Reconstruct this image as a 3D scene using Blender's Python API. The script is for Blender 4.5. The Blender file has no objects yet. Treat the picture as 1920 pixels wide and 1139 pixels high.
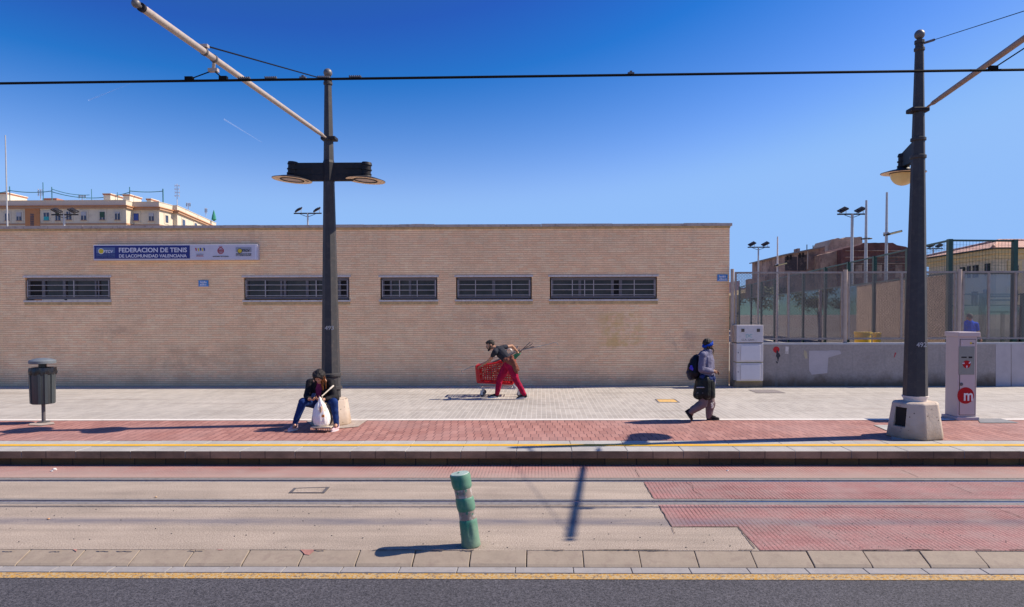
import bpy, bmesh, math, random
from mathutils import Vector, Matrix, noise
random.seed(7)
R = math.radians
SC = bpy.context.scene
COL = SC.collection
V = Vector
# ------------------------------------------------------------------ camera
CAMZ = 2.23
F = 1273.0
PPX, PPY = 998.0, 625.0
CM = Matrix.Rotation(R(.76), 3, 'Z') @ Matrix.Rotation(R(90 - 1.5), 3, 'X') @ Matrix.Rotation(R(-.15), 3, 'Z')
cd = bpy.data.cameras.new('camera'); cam = bpy.data.objects.new('camera', cd); COL.objects.link(cam)
cam.matrix_world = Matrix.Translation((0, 0, CAMZ)) @ CM.to_4x4()
cd.sensor_width = 36; cd.lens = F / 1920 * 36
cd.shift_x = -(PPX - 960) / 1920; cd.shift_y = (PPY - 569.5) / 1920
cd.clip_start = .05; cd.clip_end = 20000
SC.camera = cam
def ray(px, py): return CM @ V(((px - PPX) / F, -(py - PPY) / F, -1))
def at(px, py, Y):
    d = ray(px, py); return V((0, 0, CAMZ)) + d * (Y / d.y)
def G(px, py, z):
    d = ray(px, py); return V((0, 0, CAMZ)) + d * ((z - CAMZ) / d.z)
PZ = .23      # pavement / platform level above the rails
# ------------------------------------------------------------------ nodes
class NG:
    def __init__(s, name):
        s.m = bpy.data.materials.new(name); s.m.use_nodes = True
        s.t = s.m.node_tree; s.N = s.t.nodes; s.L = s.t.links
        s.b = s.N['Principled BSDF']; s.out = s.N['Material Output']
        s.tc = s.N.new('ShaderNodeTexCoord')
    def put(s, sock, v):
        if isinstance(v, bpy.types.NodeSocket): s.L.new(v, sock)
        elif isinstance(v, (tuple, list)) and len(v) == 3 and sock.type == 'RGBA': sock.default_value = (*v, 1)
        else: sock.default_value = v
    def math(s, op, a, b=0.0, c=None, clamp=False):
        n = s.N.new('ShaderNodeMath'); n.operation = op; n.use_clamp = clamp
        s.put(n.inputs[0], a); s.put(n.inputs[1], b)
        if c is not None: s.put(n.inputs[2], c)
        return n.outputs[0]
    def mix(s, f, a, b, mode='MIX'):
        n = s.N.new('ShaderNodeMix'); n.data_type = 'RGBA'; n.blend_type = mode
        s.put(n.inputs[0], f); s.put(n.inputs[6], a); s.put(n.inputs[7], b)
        return n.outputs[2]
    def sep(s, v=None):
        n = s.N.new('ShaderNodeSeparateXYZ'); s.L.new(v or s.tc.outputs['Object'], n.inputs[0]); return n.outputs
    def comb(s, x, y, z=0.0):
        n = s.N.new('ShaderNodeCombineXYZ'); s.put(n.inputs[0], x); s.put(n.inputs[1], y); s.put(n.inputs[2], z); return n.outputs[0]
    def map(s, sc=(1, 1, 1), loc=(0, 0, 0)):
        n = s.N.new('ShaderNodeMapping'); s.L.new(s.tc.outputs['Object'], n.inputs[0])
        n.inputs['Scale'].default_value = sc; n.inputs['Location'].default_value = loc; return n.outputs[0]
    def noise(s, scale, detail=3, rough=.55, vec=None, dist=0):
        n = s.N.new('ShaderNodeTexNoise'); s.L.new(vec or s.tc.outputs['Object'], n.inputs['Vector'])
        n.inputs['Scale'].default_value = scale; n.inputs['Detail'].default_value = detail
        n.inputs['Roughness'].default_value = rough; n.inputs['Distortion'].default_value = dist
        return n.outputs[0]
    def vor(s, scale, vec=None, out='Distance'):
        n = s.N.new('ShaderNodeTexVoronoi'); s.L.new(vec or s.tc.outputs['Object'], n.inputs['Vector'])
        n.inputs['Scale'].default_value = scale; return n.outputs[out]
    def ramp(s, f, *st):
        n = s.N.new('ShaderNodeValToRGB'); s.put(n.inputs[0], f); e = n.color_ramp.elements
        e[0].position = st[0][0]; e[1].position = st[1][0]
        for x in st[2:]: e.new(x[0])
        for el, x in zip(sorted(e, key=lambda q: q.position), sorted(st)):
            c = x[1]; el.color = (c, c, c, 1) if isinstance(c, (int, float)) else (*c, 1)
        return n.outputs[0]
    def band(s, x, lo, hi, soft):      # smooth 0..1..0 window
        a = s.math('DIVIDE', s.math('SUBTRACT', x, lo), soft, clamp=True)
        b = s.math('DIVIDE', s.math('SUBTRACT', hi, x), soft, clamp=True)
        return s.math('MULTIPLY', a, b)
    def white(s, v):
        n = s.N.new('ShaderNodeTexWhiteNoise'); n.noise_dimensions = '3D'; s.L.new(v, n.inputs['Vector']); return n.outputs[0]
    def bump(s, h, strength=.3, dist=.01):
        n = s.N.new('ShaderNodeBump'); s.put(n.inputs['Height'], h)
        n.inputs['Strength'].default_value = strength; n.inputs['Distance'].default_value = dist
        s.L.new(n.outputs[0], s.b.inputs['Normal'])
    def fin(s, col, rough=.8, metal=0.0, spec=None):
        s.put(s.b.inputs['Base Color'], col); s.put(s.b.inputs['Roughness'], rough); s.put(s.b.inputs['Metallic'], metal)
        if spec is not None: s.b.inputs['Specular IOR Level'].default_value = spec
        return s.m
def paint(name, col, rough=.6, metal=0.0, var=.18, scale=6, grime=None, spec=None, bump=.1):
    g = NG(name); a = g.noise(scale, 4); b = g.noise(scale * 9, 3)
    k = g.math('ADD', g.math('MULTIPLY', a, .65), g.math('MULTIPLY', b, .35))
    c = g.mix(g.ramp(k, (.3, 0), (.7, 1)), tuple(x * (1 - var) for x in col), tuple(min(1, x * (1 + var)) for x in col))
    if grime:
        m = g.ramp(g.noise(scale * 2.3, 5, .65), (.52, 0), (.66, 1))
        c = g.mix(g.math('MULTIPLY', m, grime[1]), c, grime[0])
    g.bump(b, bump, .01)
    return g.fin(c, rough, metal, spec)
def tiles(name, w, h, off, jw, jh, c1, c2, jc, ax='XY', jstr=(1., 1.), weather=None, rough=.85, fine=60, extra=None, jd=.6, skew=None):
    g = NG(name); o = g.sep(); u = o['XYZ'.index(ax[0])]; v = o['XYZ'.index(ax[1])]
    wob = g.math('MULTIPLY', g.math('SUBTRACT', g.noise(3.1, 2), .5), .012)
    u = g.math('ADD', u, wob)
    vr = g.math('DIVIDE', v, h); row = g.math('FLOOR', vr); fv = g.math('FRACT', vr)
    ur = g.math('ADD', g.math('DIVIDE', u, w), g.math('MULTIPLY', row, off)); colm = g.math('FLOOR', ur); fu = g.math('FRACT', ur)
    du = g.math('MULTIPLY', g.math('MINIMUM', fu, g.math('SUBTRACT', 1.0, fu)), w)
    dv = g.math('MULTIPLY', g.math('MINIMUM', fv, g.math('SUBTRACT', 1.0, fv)), h)
    mu = g.math('LESS_THAN', du, jw / 2); mv = g.math('LESS_THAN', dv, jh / 2)
    rnd = g.white(g.comb(colm, row, 3.3))
    c = g.mix(rnd, c1, c2)
    lg = g.noise(.55, 4, .6); md = g.noise(4.5, 4, .6); fn = g.noise(fine, 2)
    c = g.mix(1.0, c, g.ramp(lg, (.3, .9), (.7, 1.1)), 'MULTIPLY')
    c = g.mix(.7, c, g.ramp(md, (.3, .84), (.7, 1.12)), 'MULTIPLY')
    c = g.mix(.6, c, g.ramp(fn, (.3, .82), (.7, 1.18)), 'MULTIPLY')
    jv = g.math('ADD', .55, g.math('MULTIPLY', g.noise(1.7, 3), .9))
    m = g.math('MAXIMUM', g.math('MULTIPLY', mu, jstr[0]), g.math('MULTIPLY', mv, jstr[1]))
    m = g.math('MULTIPLY', m, jv, clamp=True)
    c = g.mix(m, c, jc)
    if extra: c = extra(g, c, o)
    g.bump(g.math('SUBTRACT', g.math('MULTIPLY', fn, .25), g.math('MAXIMUM', mu, mv)), jd, .006)
    return g.fin(c, rough)
def dim(m, k):
    t = m.node_tree; b = t.nodes['Principled BSDF'].inputs['Base Color']; l = b.links[0].from_socket
    n = t.nodes.new('ShaderNodeMix'); n.data_type = 'RGBA'; n.blend_type = 'MULTIPLY'; n.inputs[0].default_value = 1; n.inputs[7].default_value = (k, k, k, 1) if not isinstance(k, tuple) else (*k, 1)
    t.links.new(l, n.inputs[6]); t.links.new(n.outputs[2], b)
# ------------------------------------------------------------------ geometry
class MB:
    def __init__(s): s.v = []; s.f = []; s.mi = []; s.cur = 0
    def add(s, vs, fs):
        o = len(s.v); s.v += [tuple(x) for x in vs]; s.f += [tuple(i + o for i in f) for f in fs]; s.mi += [s.cur] * len(fs); return s
    def box(s, a, b, M=None):
        x0, y0, z0 = (min(a[i], b[i]) for i in range(3)); x1, y1, z1 = (max(a[i], b[i]) for i in range(3))
        vs = [V((x, y, z)) for z in (z0, z1) for x, y in ((x0, y0), (x1, y0), (x1, y1), (x0, y1))]
        if M: vs = [M @ p for p in vs]
        return s.add(vs, [(0, 3, 2, 1), (4, 5, 6, 7), (0, 1, 5, 4), (1, 2, 6, 5), (2, 3, 7, 6), (3, 0, 4, 7)])
    def tube(s, pts, r, n=10, caps=True, phase=0., flat=1.):
        pts = [V(p) for p in pts]; rs = r if isinstance(r, (list, tuple)) else [r] * len(pts)
        rings = []; up = None
        for i, p in enumerate(pts):
            t = (pts[min(i + 1, len(pts) - 1)] - pts[max(i - 1, 0)])
            t = t.normalized() if t.length > 1e-9 else V((0, 0, 1))
            if up is None:
                a = V((0, 0, 1)) if abs(t.z) < .9 else V((1, 0, 0)); up = (a - t * a.dot(t)).normalized()
            else:
                up = (up - t * up.dot(t)); up = up.normalized() if up.length > 1e-6 else t.orthogonal().normalized()
            sd = t.cross(up)
            rings.append([p + (up * math.cos(phase + 2 * math.pi * k / n) * flat + sd * math.sin(phase + 2 * math.pi * k / n)) * rs[i] for k in range(n)])
        vs = [q for rg in rings for q in rg]; fs = []
        for i in range(len(pts) - 1):
            for k in range(n): fs.append((i * n + k, i * n + (k + 1) % n, (i + 1) * n + (k + 1) % n, (i + 1) * n + k))
        if caps: fs += [tuple(range(n))[::-1], tuple((len(pts) - 1) * n + k for k in range(n))]
        return s.add(vs, fs)
    def lathe(s, c, prof, n=24, M=None, sx=1, sy=1, phase=0., closed=True):
        vs = []; fs = []; c = V(c)
        for r, z in prof:
            for k in range(n):
                a = 2 * math.pi * k / n + phase
                p = V((r * math.cos(a) * sx, r * math.sin(a) * sy, z)); vs.append((M @ p if M else p) + c)
        for i in range(len(prof) - 1):
            for k in range(n): fs.append((i * n + k, i * n + (k + 1) % n, (i + 1) * n + (k + 1) % n, (i + 1) * n + k))
        if closed: fs += [tuple(range(n))[::-1], tuple((len(prof) - 1) * n + k for k in range(n))]
        return s.add(vs, fs)
    def cap(s, p, r, q, r2, n=12, flat=1., fd=None):      # rounded cone; flat squeezes along direction fd
        p, q = V(p), V(q); t = (q - p); L = t.length; t = t.normalized() if L > 1e-6 else V((0, 0, 1))
        if fd is not None: up = V(fd) - t * V(fd).dot(t); up = up.normalized() if up.length > 1e-4 else t.orthogonal().normalized()
        else: up = t.orthogonal().normalized()
        sd = t.cross(up); prof = []
        for i in range(5): a = math.pi / 2 * i / 4; prof.append((-r * math.cos(a), r * math.sin(a) + 1e-4))
        for i in range(5): a = math.pi / 2 * i / 4; prof.append((L + r2 * math.sin(a), r2 * math.cos(a) + 1e-4))
        vs = []; fs = []
        for h, rr in prof:
            for k in range(n):
                a = 2 * math.pi * k / n; vs.append(p + t * h + up * (math.cos(a) * rr * flat) + sd * (math.sin(a) * rr))
        m = len(prof)
        for i in range(m - 1):
            for k in range(n): fs.append((i * n + k, i * n + (k + 1) % n, (i + 1) * n + (k + 1) % n, (i + 1) * n + k))
        fs += [tuple(range(n))[::-1], tuple((m - 1) * n + k for k in range(n))]
        return s.add(vs, fs)
    def ell(s, c, rad, M=None, n=16, m=10):
        vs = []; fs = []; c = V(c)
        for i in range(m + 1):
            t = math.pi * i / m
            for k in range(n):
                a = 2 * math.pi * k / n; p = V((rad[0] * (math.sin(t) + 1e-4) * math.cos(a), rad[1] * (math.sin(t) + 1e-4) * math.sin(a), -rad[2] * math.cos(t)))
                vs.append(c + (M @ p if M else p))
        for i in range(m):
            for k in range(n): fs.append((i * n + k, i * n + (k + 1) % n, (i + 1) * n + (k + 1) % n, (i + 1) * n + k))
        fs += [tuple(range(n))[::-1], tuple(m * n + k for k in range(n))]
        return s.add(vs, fs)
    def poly(s, pts): return s.add(pts, [tuple(range(len(pts)))])
    def prism(s, pts, d):     # planar outline pushed along vector d
        n = len(pts); d = V(d); vs = [V(p) for p in pts] + [V(p) + d for p in pts]
        fs = [tuple(range(n))[::-1], tuple(range(n, 2 * n))] + [(i, (i + 1) % n, n + (i + 1) % n, n + i) for i in range(n)]
        return s.add(vs, fs)
    def build(s, name, mat, parent=None, smooth=False, bevel=0, origin=None, fixn=True):
        me = bpy.data.meshes.new(name)
        o0 = V(origin) if origin is not None else V((0, 0, 0))
        me.from_pydata([V(v) - o0 for v in s.v], [], s.f)
        for m in (mat if isinstance(mat, (list, tuple)) else [mat]): me.materials.append(m)
        for p, i in zip(me.polygons, s.mi): p.material_index = i
        if fixn:
            bm = bmesh.new(); bm.from_mesh(me); bmesh.ops.recalc_face_normals(bm, faces=bm.faces); bm.to_mesh(me); bm.free()
        o = bpy.data.objects.new(name, me); COL.objects.link(o); o.location = o0
        if smooth:
            for p in me.polygons: p.use_smooth = True
            if smooth != 2: me.set_sharp_from_angle(angle=R(40))
        if bevel:
            b = o.modifiers.new('bevel', 'BEVEL'); b.width = bevel; b.segments = 2; b.limit_method = 'ANGLE'; b.angle_limit = R(35)
        if parent is not None: setp(o, parent)
        return o
def setp(o, parent):      # every child keeps its own world transform as its basis
    o.parent = parent; o.matrix_parent_inverse = parent.matrix_basis.inverted()
def tag(o, label, cat, group=None, kind=None):
    if label: o['label'] = label
    if cat: o['category'] = cat
    if group: o['group'] = group
    if kind: o['kind'] = kind
    return o
def thing(name, loc, label, cat, group=None):
    o = bpy.data.objects.new(name, None); COL.objects.link(o); o.location = loc; o.empty_display_size = .2
    return tag(o, label, cat, group)
def struct(o): o['kind'] = 'structure'; return o
def copy_tree(o, parent=None):
    c = o.copy(); COL.objects.link(c)
    if parent is not None: c.parent = parent
    for ch in list(o.children): copy_tree(ch, c)
    return c
def text(name, s, size, p, mat, parent, bold=.0, align='LEFT', rot=(math.pi / 2, 0, 0), ext=.001, sx=1., width=None, spacing=1., shear=0.):
    cu = bpy.data.curves.new(name, 'FONT'); cu.body = s; cu.size = size; cu.extrude = ext; cu.offset = bold
    cu.align_x = align; cu.space_character = spacing; cu.shear = shear; cu.resolution_u = 3
    t = bpy.data.objects.new(name, cu); COL.objects.link(t); bpy.context.view_layer.update()
    me = bpy.data.meshes.new_from_object(t.evaluated_get(bpy.context.evaluated_depsgraph_get()))
    bpy.data.objects.remove(t)
    xs = [v.co.x for v in me.vertices]; x0, x1 = min(xs), max(xs)
    if width: sx = width / (x1 - x0)
    for v in me.vertices: v.co.x = (v.co.x - (x0 if width else 0)) * sx
    M = Matrix.Translation(V(p)) @ (V(rot) and __import__('mathutils').Euler(rot).to_matrix().to_4x4())
    me.transform(M); me.materials.clear(); me.materials.append(mat)
    o = bpy.data.objects.new(name, me); COL.objects.link(o)
    if parent is not None: setp(o, parent)
    return o
def organic(name, mb, mat, parent=None, voxel=.008, smooth=4, amp=0., fs=9., origin=None, fac=.5):
    o = mb.build(name, mat, None, fixn=True)
    r = o.modifiers.new('r', 'REMESH'); r.mode = 'VOXEL'; r.voxel_size = voxel; r.use_smooth_shade = True
    if smooth: s = o.modifiers.new('s', 'SMOOTH'); s.iterations = smooth; s.factor = fac
    bpy.context.view_layer.update()
    me = bpy.data.meshes.new_from_object(o.evaluated_get(bpy.context.evaluated_depsgraph_get()))
    old = o.data; o.modifiers.clear(); o.data = me; me.name = name; bpy.data.meshes.remove(old)
    if amp:
        for v, n in [(v, v.normal.copy()) for v in me.vertices]:
            k = noise.noise(V((v.co.x * fs, v.co.y * fs, v.co.z * fs * .6))) + .5 * noise.noise(v.co * fs * 2.3)
            v.co += n * k * amp
    if origin is not None:
        me.transform(Matrix.Translation(-V(origin))); o.location = V(origin)
    for p in me.polygons: p.use_smooth = True
    if parent is not None: setp(o, parent)
    return o
# ------------------------------------------------------------------ world and light
SUND = V((1.0, .145, 1.0)).normalized()
el = math.asin(SUND.z); az = math.atan2(SUND.x, SUND.y)
w = bpy.data.worlds.new('World'); SC.world = w; w.use_nodes = True
nt = w.node_tree; bg = nt.nodes['Background']
sky = nt.nodes.new('ShaderNodeTexSky'); sky.sky_type = 'NISHITA'; sky.sun_disc = False
sky.sun_elevation = el; sky.sun_rotation = az; sky.altitude = 0; sky.air_density = 1.0; sky.dust_density = .35; sky.ozone_density = 2.2
hs = nt.nodes.new('ShaderNodeHueSaturation'); hs.inputs['Saturation'].default_value = 1.22
nt.links.new(sky.outputs[0], hs.inputs['Color'])
sp_ = nt.nodes.new('ShaderNodeSeparateColor'); cb_ = nt.nodes.new('ShaderNodeCombineColor'); nt.links.new(hs.outputs[0], sp_.inputs[0])
for i_, (k_, c_, mx_) in enumerate(((1.80, -1.60, 1.85), (1.42, -1.95, 3.3), (1.60, -2.95, 6.05))):      # colour response of the sky: deeper, purer blue away from the horizon
    p_ = nt.nodes.new('ShaderNodeMath'); p_.operation = 'MULTIPLY_ADD'; p_.inputs[1].default_value = k_; p_.inputs[2].default_value = c_
    q_ = nt.nodes.new('ShaderNodeMath'); q_.operation = 'MAXIMUM'; q_.inputs[1].default_value = (.14, .70, 2.9)[i_]
    nt.links.new(sp_.outputs[i_], p_.inputs[0]); nt.links.new(p_.outputs[0], q_.inputs[0])
    m_ = nt.nodes.new('ShaderNodeMath'); m_.operation = 'SMOOTH_MIN'; m_.inputs[1].default_value = mx_; m_.inputs[2].default_value = .8
    nt.links.new(q_.outputs[0], m_.inputs[0]); nt.links.new(m_.outputs[0], cb_.inputs[i_])
nt.links.new(cb_.outputs[0], bg.inputs[0]); bg.inputs[1].default_value = .105
sl = bpy.data.lights.new('sun', 'SUN'); sl.energy = 4.8; sl.angle = R(.5); sl.color = (1, .885, .73)
so = bpy.data.objects.new('sun', sl); COL.objects.link(so); so.location = (30, 5, 30)
so.rotation_euler = SUND.to_track_quat('Z', 'Y').to_euler()
SC.view_settings.view_transform = 'Standard'; SC.view_settings.look = 'None'; SC.view_settings.exposure = .58; SC.view_settings.gamma = 1
SC.cycles.max_bounces = 6; SC.cycles.transparent_max_bounces = 24

# ================================================================== materials
M = {}
# --- concrete of the track bed: speckled exposed aggregate with long dirt streaks
def m_track(name, c1, c2, ribs=False):
    g = NG(name); o = g.sep()
    sp = g.noise(75, 2, .7); sp2 = g.vor(48); lg = g.noise(.7, 4, .6); st = g.noise(1.0, 5, .6, g.map((.5, 5.5, 1)))
    c = g.mix(g.ramp(sp, (.34, 0), (.66, 1)), c1, c2)
    c = g.mix(g.math('MULTIPLY', g.ramp(g.noise(27, 3, .75), (.6, 0), (.72, 1)), .28), c, (.16, .12, .10))
    c = g.mix(g.ramp(sp2, (.06, .5), (.1, 0)), c, (.13, .12, .12))
    c = g.mix(1, c, g.ramp(lg, (.3, .8), (.7, 1.12)), 'MULTIPLY'); c = g.mix(.8, c, g.ramp(st, (.3, .76), (.7, 1.14)), 'MULTIPLY')
    # dark tyre / drip line running along the bed
    y = g.math('ADD', o[1], g.math('MULTIPLY', g.math('SUBTRACT', g.noise(.6, 2), .5), .12))
    c = g.mix(g.math('MULTIPLY', g.band(y, 7.1, 7.45, .13), g.ramp(g.noise(2.2, 4, .7, g.map((.6, 3, 1))), (.25, .25), (.65, .8))), c, (.15, .145, .19))
    # crack lines
    cr = g.ramp(g.vor(.9, g.map((1, 1, 1)), 'Distance'), (0, 0), (1, 1))
    h = sp
    if ribs:
        f = g.math('FRACT', g.math('DIVIDE', g.math('ADD', o[0], g.math('MULTIPLY', g.noise(5, 2), .012)), .047))
        rb = g.math('LESS_THAN', f, .3); k = g.math('MULTIPLY', rb, g.ramp(g.noise(1.3, 4, .7), (.34, .25), (.58, .95)))
        c = g.mix(k, c, tuple(x * .45 for x in c1)); h = g.math('SUBTRACT', sp, g.math('MULTIPLY', rb, 1.2))
        c = g.mix(g.math('MULTIPLY', g.ramp(g.noise(2.0, 5, .7), (.4, 0), (.7, .55)), 1.0), c, (.36, .29, .27))
    g.bump(h, .35, .006)
    return g.fin(c, .9)
M['track'] = m_track('track_concrete', (.31, .24, .19), (.70, .58, .475))
M['red_track'] = m_track('red_track_concrete', (.30, .115, .11), (.56, .285, .27), True)
def m_strip():
    m = m_track('faded_red_strip', (.36, .13, .12), (.58, .28, .26), True); t = m.node_tree; b = t.nodes['Principled BSDF'].inputs['Base Color']; l = b.links[0].from_socket
    g = NG.__new__(NG); g.m = m; g.t = t; g.N = t.nodes; g.L = t.links; g.b = t.nodes['Principled BSDF']; g.tc = t.nodes.new('ShaderNodeTexCoord'); o = g.sep()
    f = g.math('DIVIDE', g.math('SUBTRACT', g.math('ADD', o[1], g.math('MULTIPLY', g.math('SUBTRACT', g.noise(1.3, 4), .5), .5)), 9.25), .75, clamp=True)
    c = g.mix(g.math('MULTIPLY', g.math('SUBTRACT', 1.0, f), .75), l, (.44, .335, .28)); t.links.new(c, b); return m
# asphalt
g = NG('asphalt'); a = g.noise(48, 3, .85); b = g.noise(24, 2, .6)
c = g.mix(g.ramp(a, (.36, 0), (.64, 1)), (.014, .014, .020), (.150, .143, .165)); c = g.mix(g.ramp(b, (.55, 0), (.68, .5)), c, (.02, .02, .03))
c = g.mix(g.ramp(g.vor(52), (.20, .9), (.34, 0)), c, (.012, .012, .018)); c = g.mix(g.ramp(g.vor(70, g.map((1, 1, 1), (3, 5, 0))), (.14, .5), (.2, 0)), c, (.26, .25, .27)); c = g.mix(.8, c, g.ramp(g.noise(.6, 4), (.3, .85), (.7, 1.12)), 'MULTIPLY')
g.bump(a, .6, .01); M['asphalt'] = g.fin(c, .85)
# worn yellow road line showing asphalt between the paint
g = NG('worn_yellow_paint'); m = g.ramp(g.noise(44, 4, .75), (.46, 0), (.53, 1))
c = g.mix(m, (.60, .31, .035), g.mix(g.noise(80, 2), (.50, .42, .32), (.62, .42, .16)))
c = g.mix(g.ramp(g.noise(31, 4, .8), (.53, 0), (.60, .85)), c, (.13, .11, .11)); g.bump(m, .3, .005); M['road_yellow'] = g.fin(c, .8)
def ex_line(g, c, o):
    return g.mix(g.math('MULTIPLY', g.ramp(g.noise(1.1, 5, .65, g.map((.35, 2.4, 1))), (.52, 0), (.72, .5)), 1.0), c, (.30, .25, .21))
M['grey_paving'] = tiles('grey_paving_slabs', .1, .4, .0, .012, .008, (.50, .455, .41), (.60, .55, .495), (.78, .73, .67), jstr=(.85, .3), extra=ex_line, jd=.25)
M['red_paving'] = tiles('red_paving_bricks', .134, .30, .28, .015, .009, (.41, .18, .15), (.56, .27, .225), (.16, .06, .06), jstr=(.95, .3), jd=.5,
    extra=lambda g, c, o: g.mix(g.ramp(g.noise(.45, 4, .6), (.45, 0), (.75, .55)), c, (.50, .33, .31)))
M['coping'] = tiles('pale_edge_stone', .82, 2.0, 0, .008, 0, (.50, .48, .45), (.56, .54, .51), (.36, .33, .3), jstr=(.5, 0), fine=90,
    extra=lambda g, c, o: g.mix(g.ramp(g.noise(5, 5, .8, g.map((.5, 2, 1))), (.64, 0), (.7, .5)), c, (.2, .17, .15)))
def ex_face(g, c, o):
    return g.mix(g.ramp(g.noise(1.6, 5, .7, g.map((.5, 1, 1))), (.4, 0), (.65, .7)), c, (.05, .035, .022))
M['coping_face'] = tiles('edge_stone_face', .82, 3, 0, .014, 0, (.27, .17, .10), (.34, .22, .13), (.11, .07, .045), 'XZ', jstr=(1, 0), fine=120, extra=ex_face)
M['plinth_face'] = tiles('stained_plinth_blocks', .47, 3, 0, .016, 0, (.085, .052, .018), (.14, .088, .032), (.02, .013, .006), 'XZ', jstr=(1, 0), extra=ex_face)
M['kerb'] = paint('kerb_stone', (.43, .345, .265), .85, var=.12, scale=5, grime=((.30, .22, .18), .4))
M['gutter'] = paint('gutter_stone', (.40, .375, .37), .85, var=.14, scale=7, grime=((.3, .26, .24), .4))
# beige brick wall: thin courses, deeply raked bed joints, patches of repainted graffiti and rising damp
def ex_wall(g, c, o):
    dmp = g.math('MULTIPLY', g.ramp(g.math('ADD', g.math('MULTIPLY', g.math('SUBTRACT', o[2], PZ), 1.0), g.math('MULTIPLY', g.noise(1.5, 4), .9)), (.42, 1), (.9, 0)), .34)
    c = g.mix(dmp, c, (.34, .20, .12))
    x, z = o[0], g.math('ADD', o[2], g.math('MULTIPLY', g.math('SUBTRACT', g.noise(2.6, 4), .5), .7))
    for (x0, x1, z0, z1, colr, k, sc) in ((-12.9, -11.5, 1.5, 2.0, (.42, .26, .17), .35, 3.2), (1.5, 3.0, 1.3, 2.4, (.75, .47, .16), .65, 2.6), (-2.5, -.8, 1.9, 2.4, (.55, .37, .26), .35, 2.3), (3.4, 4.6, 1.2, 1.8, (.50, .3, .22), .5, 4.), (-11.4, -8.2, .7, 1.5, (.52, .32, .19), .4, 1.3)):
        m = g.math('MULTIPLY', g.band(x, x0, x1, .4), g.band(z, z0, z1, .15))
        m = g.math('MULTIPLY', m, g.ramp(g.noise(sc, 5, .7), (.42, 0), (.58, k))); c = g.mix(m, c, colr)
    st = g.math('MULTIPLY', g.ramp(g.noise(1.0, 4, .6, g.map((5, 1, .5))), (.5, 0), (.75, .35)), g.band(o[2], 3.9, 5.2, .7))
    return g.mix(st, c, (.55, .36, .24))
M['brick'] = tiles('beige_brick_wall', .25, .0615, .5, .009, .018, (1.0, .60, .34), (1.0, .70, .42), (.76, .45, .25), 'XZ', jstr=(.4, .95), fine=40, extra=ex_wall, jd=.9)
M['brick_side'] = tiles('beige_brick_side_wall', .25, .0615, .5, .010, .018, (.66, .50, .37), (.76, .58, .44), (.30, .2, .15), 'YZ', jstr=(.35, .9), fine=40)
M['ochre_brick'] = paint('ochre_rowlock', (.50, .34, .17), .85, var=.25, scale=9, grime=((.25, .16, .1), .6))
M['cap'] = paint('wall_cap_stone', (.44, .36, .32), .8, var=.15, scale=4, grime=((.2, .15, .13), .6))
M['sill'] = paint('pale_sill', (.60, .53, .50), .7, var=.12, scale=7, grime=((.3, .24, .2), .5))
M['alu'] = paint('grey_window_metal', (.125, .11, .12), .5, .0, var=.12)
M['alu_l'] = paint('pale_window_bars', (.36, .32, .32), .5, .0, var=.12)
M['dark_in'] = paint('dark_interior', (.012, .010, .010), .9)
g = NG('dusty_glass'); d = g.noise(3, 4)
M['wglass'] = g.fin(g.mix(g.ramp(d, (.3, 0), (.7, 1)), (.010, .009, .009), (.045, .038, .034)), .3)
M['plaster'] = paint('grey_render_wall', (.33, .33, .345), .85, var=.13, scale=1.6, grime=((.22, .21, .22), .5))
def _pl():
    g = NG('stained_grey_render'); o = g.sep()
    c = g.mix(g.noise(1.3, 5, .65), (.24, .205, .19), (.38, .325, .30)); c = g.mix(.6, c, g.ramp(g.noise(22, 4), (.3, .8), (.7, 1.15)), 'MULTIPLY')
    d = g.ramp(g.math('ADD', g.math('SUBTRACT', o[2], PZ), g.math('MULTIPLY', g.noise(2.4, 5, .7), .55)), (.36, .95), (.66, 0)); c = g.mix(d, c, (.125, .085, .055))
    dr = g.math('MULTIPLY', g.ramp(g.noise(2.2, 4, .7, g.map((4, 1, .35))), (.55, 0), (.7, .45)), 1.0); c = g.mix(dr, c, (.19, .175, .17))
    g.bump(g.noise(30, 4), .25, .01); return g.fin(c, .85)
M['plaster'] = _pl()
M['patch'] = paint('pale_repaint', (.42, .37, .38), .8, var=.1, scale=4)
M['fence'] = paint('galvanised_brown_fence', (.30, .255, .235), .5, .3, var=.2, scale=8, grime=((.22, .12, .07), .4))
M['fence_tan'] = paint('tan_fence_post', (.42, .33, .27), .5, .1, var=.15)
M['green'] = paint('dark_green_paint', (.010, .055, .038), .45, var=.2)
M['pole'] = paint('charcoal_pole_paint', (.048, .047, .050), .55, 0, var=.18, scale=5, grime=((.11, .09, .08), .35), spec=.25)
M['pole_dk'] = paint('charcoal_lamp_paint', (.018, .017, .021), .55, 0, var=.16, scale=8, grime=((.06, .038, .03), .35), spec=.25)
M['arm'] = paint('cream_arm_tube', (.58, .49, .43), .45, .1, var=.1, scale=7, grime=((.36, .25, .2), .5))
M['arm_br'] = paint('brownish_arm_tube', (.40, .27, .21), .5, .1, var=.15, scale=7, grime=((.25, .15, .1), .5))
M['steel'] = paint('dull_steel', (.13, .12, .12), .5, .3, var=.25)
M['galv'] = paint('galvanised_mast', (.40, .40, .41), .5, .4, var=.12)
M['wire'] = paint('black_cable', (.006, .006, .007), .7, spec=.1)
M['rust_disc'] = paint('rusty_cream_reflector', (.82, .64, .44), .55, var=.12, scale=9, grime=((.38, .14, .045), .75))
M['glass_disc'] = paint('ribbed_lamp_glass', (.50, .42, .38), .3, var=.2, scale=30)
M['globe'] = paint('yellowed_globe', (.74, .56, .24), .35, var=.1, scale=8)
M['concrete'] = paint('pale_cast_concrete', (.66, .58, .50), .85, var=.12, scale=5, grime=((.42, .30, .2), .6))
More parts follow.
